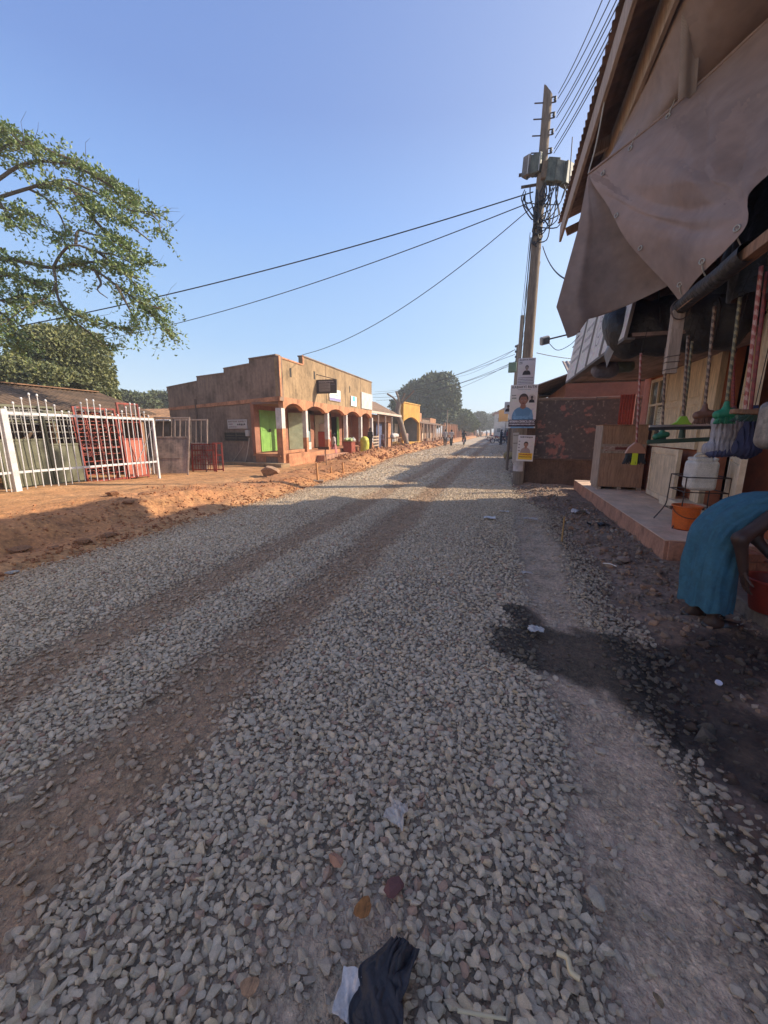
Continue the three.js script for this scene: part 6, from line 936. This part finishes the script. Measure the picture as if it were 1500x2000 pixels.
// dense crowns from clumped ellipsoids [x,y,z,rx,ry,rz]
function crownTree(name, label, foot, lobes, o) {
  const rn = rng(o.seed), lf = new Leaves(), t = base(name, label, 'tree', foot, o.group);
  let A = 0; const areas = lobes.map(l => { const a = l[3] * l[4] + l[3] * l[5] + l[4] * l[5]; A += a; return a; });
  lobes.forEach((l, k) => {
    const n = Math.round(o.n * areas[k] / A);
    for (let i = 0; i < n; i++) {
      const d = rndDir(rn), bump = .78 + .5 * fb(d.x * 2.2 + k * 3 + 9, d.y * 2.2 + d.z * 1.7, o.seed, 3), rr_ = bump * (1 - .30 * Math.pow(rn(), 2.2));
      const p = V(l[0] + d.x * l[3] * rr_, l[1] + d.y * l[4] * rr_, l[2] + d.z * l[5] * rr_);
      if (fb(p.x * o.gap + 3, p.y * o.gap + p.z * o.gap, o.seed + 5, 2) < .34) continue;
      const ld = d.clone().multiplyScalar(.5).add(rndDir(rn)).normalize(); ld.y -= .35; ld.normalize(); const side = V().crossVectors(ld, rndDir(rn)).normalize();
      const a = rn(); lf.add(p, ld, side, o.size * (.7 + .7 * rn()), o.size * (.28 + .2 * rn()), mix3(o.c0, o.c1, a * a * .8 + .2 * rn()));
    }
  });
  const c = lobes[0]; obj('trunk', rod(V(foot.x, foot.y - .3, foot.z), V(c[0], c[1], c[2]), o.tr ?? .3, (o.tr ?? .3) * .55, 10), mBark, t);
  lobes.slice(0, 6).forEach(l => obj('limb', rod(V(foot.x, mix(foot.y, c[1], .65), foot.z), V(l[0], l[1], l[2]), (o.tr ?? .3) * .45, .05, 7), mBark, t));
  const cr = obj('crown', lf.geo(), o.far ? mLeafFar : mLeaf, t); cr.userData.kind = 'stuff'; return t;
}
const lobe = (u, v, range, ru, rv) => { const c = RG(u, v, range), k = range / 768 / Math.cos(Math.atan((u - 750) / 768)) * .92; return [c.x, c.y, c.z, ru * k, rv * k, ru * k * .9]; };
{
  const R1 = 23, f = RG(110, 900, R1); f.y = 0;
  crownTree('bushy_tree', 'dense bushy olive tree behind the workshop roof', f, [lobe(115, 705, R1, 38, 38), lobe(95, 682, R1 - .5, 28, 24), lobe(165, 695, R1, 30, 32), lobe(50, 748, R1 - 1, 34, 28), lobe(172, 745, R1 - .5, 32, 34), lobe(110, 762, R1 - 1.4, 44, 28), lobe(205, 772, R1 - 1, 17, 14), lobe(25, 755, R1 - 1, 18, 18), lobe(140, 665, R1, 24, 16)], { n: 46000, size: .125, seed: 31, gap: .9, c0: [.095, .125, .035], c1: [.32, .31, .10], tr: .35 });
  const far = (u, v, range, L, label, n, size, c0, c1, name = 'street_tree') => { const g = RG(u, 860, range); g.y = 0; crownTree(name, label, g, L.map(l => lobe(l[0], l[1], range + (l[4] ?? 0), l[2], l[3])), { n, size, seed: Math.round(u + range), gap: .35, c0, c1, tr: .4, far: true }); };
  far(840, 0, 78, [[840, 780, 48, 44], [815, 775, 34, 30], [868, 765, 30, 34, -1], [875, 790, 24, 26], [800, 795, 26, 22], [845, 755, 30, 26], [850, 810, 40, 22, -1]], 'huge dark rounded tree towering over the left shops', 15000, .55, [.05, .07, .035], [.13, .145, .055]);
  far(775, 0, 62, [[772, 800, 16, 18], [762, 808, 14, 12], [785, 803, 14, 16]], 'dark tree behind the ochre signboard', 4000, .34, [.05, .07, .035], [.13, .145, .055]);
  far(905, 0, 92, [[902, 818, 24, 18], [918, 828, 16, 14], [890, 826, 16, 14]], 'lighter green tree behind the pillared wall', 6000, .42, [.07, .10, .035], [.17, .19, .06]);
  far(938, 0, 130, [[935, 820, 16, 16], [925, 828, 14, 12]], 'bluish tree further along the pillared wall', 3500, .5, [.05, .07, .035], [.13, .145, .055]);
  far(958, 0, 160, [[958, 822, 22, 14], [975, 818, 16, 13], [945, 830, 14, 10]], 'far tree closing the end of the street', 4000, .6, [.05, .07, .035], [.13, .145, .055]);
  far(255, 0, 45, [[255, 782, 26, 12], [235, 786, 20, 10], [280, 785, 22, 11]], 'low green tree behind the tin roofs', 4200, .3, [.05, .07, .035], [.13, .145, .055]);
  far(318, 0, 50, [[312, 781, 18, 12], [335, 778, 14, 14], [325, 786, 14, 10]], 'low dark tree behind the arcade end wall', 3500, .3, [.05, .07, .035], [.13, .145, .055]);
  far(1000, 0, 120, [[1000, 815, 14, 14], [990, 822, 12, 10]], 'tree behind the far pale building', 2500, .5, [.05, .07, .035], [.13, .145, .055]);
}
// far pale building with red roof, orange banner
{
  const c = Z(978, 845, -118), t = base('pale_building', 'pale grey two storey building with red roof at the street end', 'building', V(c.x, 0, -120)); const x0 = Z(964, 845, -118).x, x1 = x0 + 9;
  const mW = M([.52, .50, .49], { map: 'plaster', rep: 3 }); obj('wall', bb(x0, x1, 0, 6.4, -128, -118), mW, t); obj('roof', prism([[x0 - .8, 6.4], [x1 + .8, 6.4], [(x0 + x1) / 2, 9.2]], 11.5).translate(0, 0, -129), M([.42, .17, .12], { map: 'rust' }), t);
  for (let f = 0; f < 2; f++) for (let i = 0; i < 4; i++) { const w = obj('window', bb(x0 + .8 + i * 2.1, x0 + 2 + i * 2.1, 1.2 + f * 2.9, 2.6 + f * 2.9, -118.05, -117.95), mWhite, t); obj('pane', bb(x0 + .9 + i * 2.1, x0 + 1.9 + i * 2.1, 1.3 + f * 2.9, 2.5 + f * 2.9, -117.95, -117.93), M([.07, .08, .09], { r: .2 }), w); }
  const b = Z(983, 812, -70), bn = base('orange_banner', 'orange banner on a post beside the far shops', 'banner', V(b.x, 0, -70)); obj('cloth', bx(1.5, 1.9, .06, [b.x, b.y, -70], [0, 0, .04], .02), M([.75, .30, .03], { r: .7 }), bn); obj('post', rod(V(b.x + .5, 0, -70.05), V(b.x + .5, b.y + 1, -70.05), .05), mPole, bn);
}
// ---------------------------------------------------------------- people and motorcycles in the street
const skinM = M([.075, .038, .026], { r: .6 });
const bodyCache = {};
function figure(kind) { // local figure, 1.70 m tall, facing -z; returns geometries
  if (bodyCache[kind]) return bodyCache[kind];
  const st = kind === 'sit' ? 0 : kind === 'stand' ? .05 : .2, S = kind === 'sit';
  const hipY = S ? .80 : .90, hip = [[-.09, hipY, 0], [.09, hipY, 0]];
  const knee = S ? [[-.17, .74, -.36], [.17, .74, -.36]] : [[-.10, .48, -st * .55], [.10, .48, st * .35]];
  const foot = S ? [[-.19, .34, -.22], [.19, .34, -.22]] : [[-.10, .07, -st], [.10, .09, st]];
  const sh = [[-.19, hipY + .52, 0], [.19, hipY + .52, 0]], el = S ? [[-.26, hipY + .28, -.16], [.26, hipY + .28, -.16]] : [[-.25, hipY + .24, st * .35], [.25, hipY + .24, -st * .35]], ha = S ? [[-.27, hipY + .22, -.44], [.27, hipY + .22, -.44]] : [[-.24, hipY - .02, st * .2 - .06], [.24, hipY - .02, -st * .5 - .06]];
  const P = (a, b, r, q) => [...a, ...b, r, q], hd = [0, hipY + .70, -.01];
  const legs = [0, 1].flatMap(i => [P(hip[i], knee[i], .085, .058), P(knee[i], foot[i], .055, .036), P([foot[i][0], foot[i][1] - .03, foot[i][2] + .03], [foot[i][0], foot[i][1] - .04, foot[i][2] - .15], .038, .03)]);
  const arms = [0, 1].flatMap(i => [P(sh[i], el[i], .05, .04), P(el[i], ha[i], .038, .027), P(ha[i], [ha[i][0], ha[i][1] - .07, ha[i][2] - .03], .032, .02)]);
  const torso = [P([0, hipY, 0], [0, hipY + .25, 0], .13, .12), P([0, hipY + .25, 0], [0, hipY + .46, 0], .12, .13), P(sh[0], sh[1], .06, .06), P([0, hipY + .5, 0], [0, hipY + .62, 0], .055, .05)];
  const head = [P([0, hd[1] + .05, .015], [0, hd[1] + .0, -.015], .095, .085), P([0, hd[1] - .04, -.03], [0, hd[1] - .06, -.035], .06, .05), P([0, hd[1], -.10], [0, hd[1] - .015, -.105], .014, .016)];
  const gr = a => a.map(p => [...p.slice(0, 6), p[6] + .014, p[7] + .014]);
  const g = { body: blob([...legs, ...arms, ...torso, ...head], .022, .03), top: blob(gr([...torso.slice(0, 3), P(sh[0], [0, 1, 2].map(k => mix(sh[0][k], el[0][k], .75)), .052, .05), P(sh[1], [0, 1, 2].map(k => mix(sh[1][k], el[1][k], .75)), .052, .05)]), .024, .04), trousers: blob(gr([P(hip[0], hip[1], .10, .10), ...[0, 1].flatMap(i => [P(hip[i], knee[i], .088, .064), P(knee[i], [0, 1, 2].map(k => mix(knee[i][k], foot[i][k], .85)), .062, .05)])]), .024, .03), skirt: blob([[0, hipY, 0, 0, .42, 0, .16, .23]], .03, .05, (x, y, z) => .012 * Math.sin(Math.atan2(z, x) * 9)), hair: blob([P([0, hd[1] + .065, .025], [0, hd[1] + .03, .03], .098, .09)], .022, .02) };
  return bodyCache[kind] = g;
}
function person(label, pos, ry, h, kind, topC, botC, o = {}) {
  const t = local('person', label, 'person', 'people along the street'), g = figure(kind); t.position.copy(pos); t.rotation.y = ry; t.scale.setScalar(h / 1.70);
  obj('body', g.body.clone(), skinM, t); obj('shirt', g.top.clone(), M(topC, { r: .9, map: 'cloth', rep: .5 }), t); obj(o.skirt ? 'skirt' : 'trousers', (o.skirt ? g.skirt : g.trousers).clone(), M(botC, { r: .9, map: 'cloth', rep: .5 }), t); obj('hair', g.hair.clone(), M([.015, .012, .012], { r: .95 }), t);
  if (o.bag) obj('carried_bag', bx(.26, .32, .14, [.30, .72, 0], [0, .2, 0], .05), M(o.bag, { r: .6 }), t); return t;
}
function motorcycle(label, pos, ry) { // local: faces -z
  const t = local('motorcycle', label, 'motorcycle', 'motorcycles in the street'); t.position.copy(pos); t.rotation.y = ry; const mk = M([.03, .03, .033], { r: .6 }), red = M([.28, .03, .025], { r: .35, cc: .5 }), ch = M([.5, .5, .5], { metal: .9, r: .3 });
  for (const z of [-.66, .62]) { const w = obj('wheel', new THREE.TorusGeometry(.27, .045, 8, 24).rotateY(Math.PI / 2).translate(0, .31, z), mk, t); obj('rim', [new THREE.CylinderGeometry(.23, .23, .03, 20, 1, true).rotateZ(Math.PI / 2).translate(0, .31, z), ...[0, 1, 2, 3].map(i => bx(.012, .46, .012, [0, .31, z], [i * .785, 0, 0])), new THREE.CylinderGeometry(.05, .05, .1, 10).rotateZ(Math.PI / 2).translate(0, .31, z)], ch, w); }
  obj('tank', blob([[0, .84, -.28, 0, .82, .02, .12, .09]], .03, .03), red, t); obj('seat', bx(.24, .10, .72, [0, .82, .38], [.05, 0, 0], .045), mk, t); obj('engine', bx(.24, .30, .34, [0, .42, -.05], undefined, .05), M([.2, .2, .2], { metal: .6, r: .5 }), t);
  obj('fork', [rod(V(-.07, .31, -.66), V(-.07, .98, -.42), .022), rod(V(.07, .31, -.66), V(.07, .98, -.42), .022)], ch, t); obj('handlebar', tube([V(-.36, 1.05, -.28), V(-.16, 1.06, -.40), V(.16, 1.06, -.40), V(.36, 1.05, -.28)], .014, 14, 6), ch, t); obj('headlight', new THREE.SphereGeometry(.09, 12, 8).scale(1, 1, .7).translate(0, .92, -.55), M([.55, .55, .5], { r: .2 }), t);
  obj('mudguard', [new THREE.TorusGeometry(.32, .035, 5, 14, 2.2).rotateY(Math.PI / 2).rotateX(-.3).translate(0, .31, -.66), new THREE.TorusGeometry(.32, .035, 5, 14, 2).rotateY(Math.PI / 2).rotateX(1.1).translate(0, .31, .62)], red, t); obj('exhaust', rod(V(.14, .30, 0), V(.15, .36, .72), .035, .045, 8), ch, t); obj('frame', [rod(V(0, .85, -.38), V(0, .38, -.1), .025), rod(V(0, .75, .1), V(0, .31, .62), .025), rod(V(0, .72, .7), V(0, .31, .62), .02)], mk, t); return t;
}
{
  const at = (u, v, y = 0) => G(u, v, y);
  let p = at(653, 896, .06); p.y = groundY(p.x, p.z); person('girl in a pale top and pink skirt walking past the arcade steps', p, 1.9, 1.32, 'walk', [.55, .45, .42], [.62, .26, .24], { skirt: true });
  p = V(-7.9, .1, -23.4); person('person in dark clothes standing in front of the fourth arch', p, 2.4, 1.6, 'stand', [.05, .04, .04], [.07, .05, .05]);
  p = at(747, 874, .15); p.y = .2; person('child in a purple top standing on the red soil bank', p, -2.2, 1.2, 'walk', [.12, .08, .13], [.2, .07, .06]);
  p = at(869, 872); person('person in a loose grey shirt walking away with a bag', p, .1, 1.68, 'walk', [.42, .38, .36], [.06, .055, .055], { bag: [.4, .36, .33] });
  p = at(881, 871); person('person in a pale top walking away beside the grey shirt', p, -.1, 1.66, 'walk', [.55, .5, .47], [.035, .035, .04]);
  p = at(906, 869); motorcycle('motorcycle ridden away by a rider in black', p, 0); person('motorcycle rider in a black jacket', p.clone().add(V(0, .07, .28)), 0, 1.62, 'sit', [.035, .035, .04], [.05, .05, .06]);
  [[926, 853, 'dark', [.06, .05, .05]], [933, 854, 'pale', [.6, .55, .5]], [941, 852, 'red', [.4, .1, .08]], [950, 855, 'blue', [.1, .14, .25]]].forEach(([u, v, n, c], i) => person(`far pedestrian in a ${n} top beyond the rider`, at(u, v), i * 1.3, 1.65, 'walk', c, [.06, .05, .06]));
  const q = [[972, 866, .4, 'parked motorcycle leaning toward the pale stall'], [985, 866, -.3, 'parked motorcycle beside the standing waiter'], [962, 861, .2, 'parked motorcycle behind the pale table']]; q.forEach(([u, v, r, l]) => motorcycle(l, at(u, v), r + 1.2));
  person('person in a dark jacket standing among the parked motorcycles', at(978, 869), 1.2, 1.7, 'stand', [.05, .055, .07], [.05, .05, .06]); person('person in a red top by the parked motorcycles', at(990, 866), -1, 1.68, 'stand', [.35, .07, .05], [.08, .07, .07]);
  person('person seated astride the parked motorcycle in a grey top', at(985, 866).add(V(0, .05, 0)), .9, 1.65, 'sit', [.2, .19, .2], [.07, .06, .06]);
  const st = at(966, 864), s = base('pale_table', 'low table with a pale cloth at the right roadside', 'table', st); obj('top', bb(st.x - .7, st.x + .7, .72, .8, st.z - .4, st.z + .4, .02), mWhite, s); for (const [a, b] of [[-.6, -.3], [.6, -.3], [-.6, .3], [.6, .3]]) obj('leg', rod(V(st.x + a, 0, st.z + b), V(st.x + a, .72, st.z + b), .03), mWoodBrown, s);
  const sk = at(1002, 898), k = base('rubble_sacks', 'yellow grey sacks heaped at the foot of the poles', 'sacks', sk); for (let i = 0; i < 3; i++) obj('sack', blob([[sk.x - .3 + .3 * i, .22 + .2 * (i % 2), sk.z - .3, sk.x + .0 + .3 * i, .25 + .2 * (i % 2), sk.z - .2, .22, .2]], .04, .08), M([[.45, .40, .2], [.3, .24, .18], [.42, .38, .3]][i], { map: 'plaster', rep: .5 }), k);
}
// ---------------------------------------------------------------- litter on the gravel
{
  const crumple = (p, w, d, h, seed, n = 14) => sheet((s, t) => { const e = .75 + .5 * nz(s * 3 + seed, t * 3, seed); const a = (s - .5) * w * e, b = (t - .5) * d * (.75 + .5 * nz(t * 4, s * 2 + seed, 4)); return V(p.x + a, p.y + .008 + h * Math.abs(fb(s * 4 + seed, t * 4, seed, 3) - .35), p.z + b); }, n, n, .0015);
  const put = (name, u, v, w, d, h, c, label, cat, r = .8) => { const p = G(u, v, .03); solo(name, crumple(p, w, d, h, Math.round(u)), M(c, { r, two: true, map: 'plaster', rep: .12 }), p, label, cat); };
  put('crumpled_paper', 776, 1592, .075, .10, .05, [.80, .70, .58], 'cream crumpled paper lying on the gravel above the brown leaves', 'litter');
  put('white_packet', 680, 1952, .055, .10, .02, [.80, .75, .70], 'small white torn packet beside the black cloth', 'litter');
  put('plastic_plate', 1048, 1232, .11, .09, .035, [.72, .70, .66], 'crushed white plastic plate at the edge of the wet patch', 'litter');
  put('paper_scrap', 955, 1012, .22, .16, .05, [.85, .85, .85], 'white paper scrap farther up the gravel road', 'litter'); put('paper_scrap', 986, 1000, .16, .10, .04, [.8, .79, .77], 'smaller white scrap close to the farther paper', 'litter'); put('paper_scrap', 1035, 1014, .24, .12, .05, [.62, .58, .54], 'grey paper scrap at the rubble edge', 'litter'); put('paper_scrap', 1030, 1120, .10, .06, .03, [.7, .66, .62], 'small pale scrap on the dusty strip', 'litter');
  put('plastic_film', 1132, 1002, .26, .2, .16, [.62, .6, .62], 'clear crumpled plastic film below the veranda edge', 'litter', .3); put('black_plastic_scrap', 1166, 1026, .28, .2, .10, [.02, .02, .022], 'black plastic scrap in the rubble by the veranda', 'litter', .4);
  const lf = (u, v, s, c, label, ry) => { const p = G(u, v, .03), pts = []; for (let i = 0; i <= 16; i++) { const a = i / 16 * Math.PI * 2; pts.push([Math.cos(a) * s * .5 * (1 + .12 * Math.sin(a * 5)), Math.sin(a) * s * .36 * (1 + .15 * Math.sin(a * 3))]); } const g = prism(pts, .0015).rotateX(-Math.PI / 2 + .25).rotateY(ry).translate(p.x, p.y + .012, p.z); solo('dry_leaf', g, M(c, { map: 'rust', rep: .08, r: .8, two: true }), p, label, 'leaf', 'dry leaves on the gravel'); };
  lf(709, 1778, .062, [.52, .24, .07], 'orange brown curled dry leaf next to the dark red stone', 1.1); lf(488, 1932, .05, [.55, .35, .2], 'small tan dry leaf at the dusty patch', .4); lf(1285, 1960, .03, [.5, .38, .22], 'tiny straw coloured leaf on the dusty strip', 2);
  const rk = (u, v, s, c, label) => { const p = G(u, v, .02), g = stoneGeo(Math.round(u), 22); g.scale(s, s * .7, s * 1.2); g.rotateY(u); g.translate(p.x, p.y + s * .3, p.z); solo('coloured_stone', g, M(c, { map: 'fine', rep: .1, r: .9 }), p, label, 'stone'); };
  rk(769, 1735, .03, [.20, .085, .075], 'dark red stone among the grey gravel'); rk(655, 1683, .024, [.52, .27, .17], 'orange stone on the dusty patch edge'); rk(1166, 1756, .03, [.46, .40, .31], 'bluish stone at the gravel edge by the dusty strip'); rk(1215, 1096, .075, [.42, .31, .23], 'flat pale stone in the rubble below the veranda corner');
  { const p = G(1112, 1893, .03); solo('bone_scrap', tube([p.clone().add(V(-.03, .012, -.02)), p.clone().add(V(-.005, .018, -.012)), p.clone().add(V(.0, .014, .012)), p.clone().add(V(.022, .012, .02))], .0075, 20, 7), M([.62, .5, .3], { r: .5 }), p, 'curled yellowish bone scrap in the gravel', 'litter'); }
  { const p = G(1190, 1106, .02); solo('white_stick', tube([p.clone().add(V(-.06, .02, -.03)), p.clone().add(V(0, .03, 0)), p.clone().add(V(.06, .02, .04))], .006, 10, 6), M([.75, .7, .65], { r: .5 }), p, 'short white plastic stick lying in the rubble', 'litter'); }
  { const p = G(1403, 1337, .02); solo('bottle_cap', new THREE.CylinderGeometry(.018, .018, .01, 16).rotateX(.4).translate(p.x, p.y + .012, p.z), M([.6, .6, .68], { r: .4 }), p, 'pale bottle cap on the dark wet gravel', 'litter'); }
  { const p = G(940, 1990, .03); solo('dry_stick', rod(p.clone().add(V(-.06, .015, .01)), p.clone().add(V(.06, .02, -.008)), .005, .004, 7), M([.5, .42, .27], { r: .8 }), p, 'dry straw stick lying at the gravel below the cloth', 'litter'); }
  { // black torn cloth lying over the stones
    const p = G(760, 1930, .03), r = .9, f = (o, w0, w1, sd) => (s, t) => { const w = mix(w0, w1, ss(0, .55, t)) * (.8 + .45 * nz(t * 7, s > .5 ? 2 : 9, sd)), x = p.x + o + (s - .5) * w - .035 * t + .015 * Math.sin(t * 7 + sd), z = p.z - .095 + t * .30 + .008 * (nz(s * 6, 3, sd) - .5); return V(x, p.y + .006 + .030 * fb(s * 3 + sd, t * 7, 17, 3) + .008 * Math.exp(-Math.pow((s - .35 - .08 * Math.sin(t * 6)) * 8, 2)) + .022 * Math.abs(nz(s * 3 + t * 4, t * 6 - s * 4, sd + 4) - .5) - .006 * Math.abs(2 * s - 1), z); };
    const t = base('black_cloth', 'torn black cloth lying crumpled on the gravel', 'cloth', p), mc = M([.04, .038, .045], { map: 'plaster', rep: .14, r: .7, two: true, bump: .004, bumpTex: 'bumpC', brep: .16 }); obj('cloth', sheet(f(0, .05, .155, 3), 50, 60, .002), mc, t); obj('torn_flap', sheet(f(.022, .06, .11, 8), 30, 50, .002), mc, t);
  }
}
scene.fog = new THREE.FogExp2(new THREE.Color(.80, .80, .80), .0022);
scene.traverse(o => { if (o.isMesh) { o.castShadow = true; o.receiveShadow = true; } });
renderer.render(scene, camera);
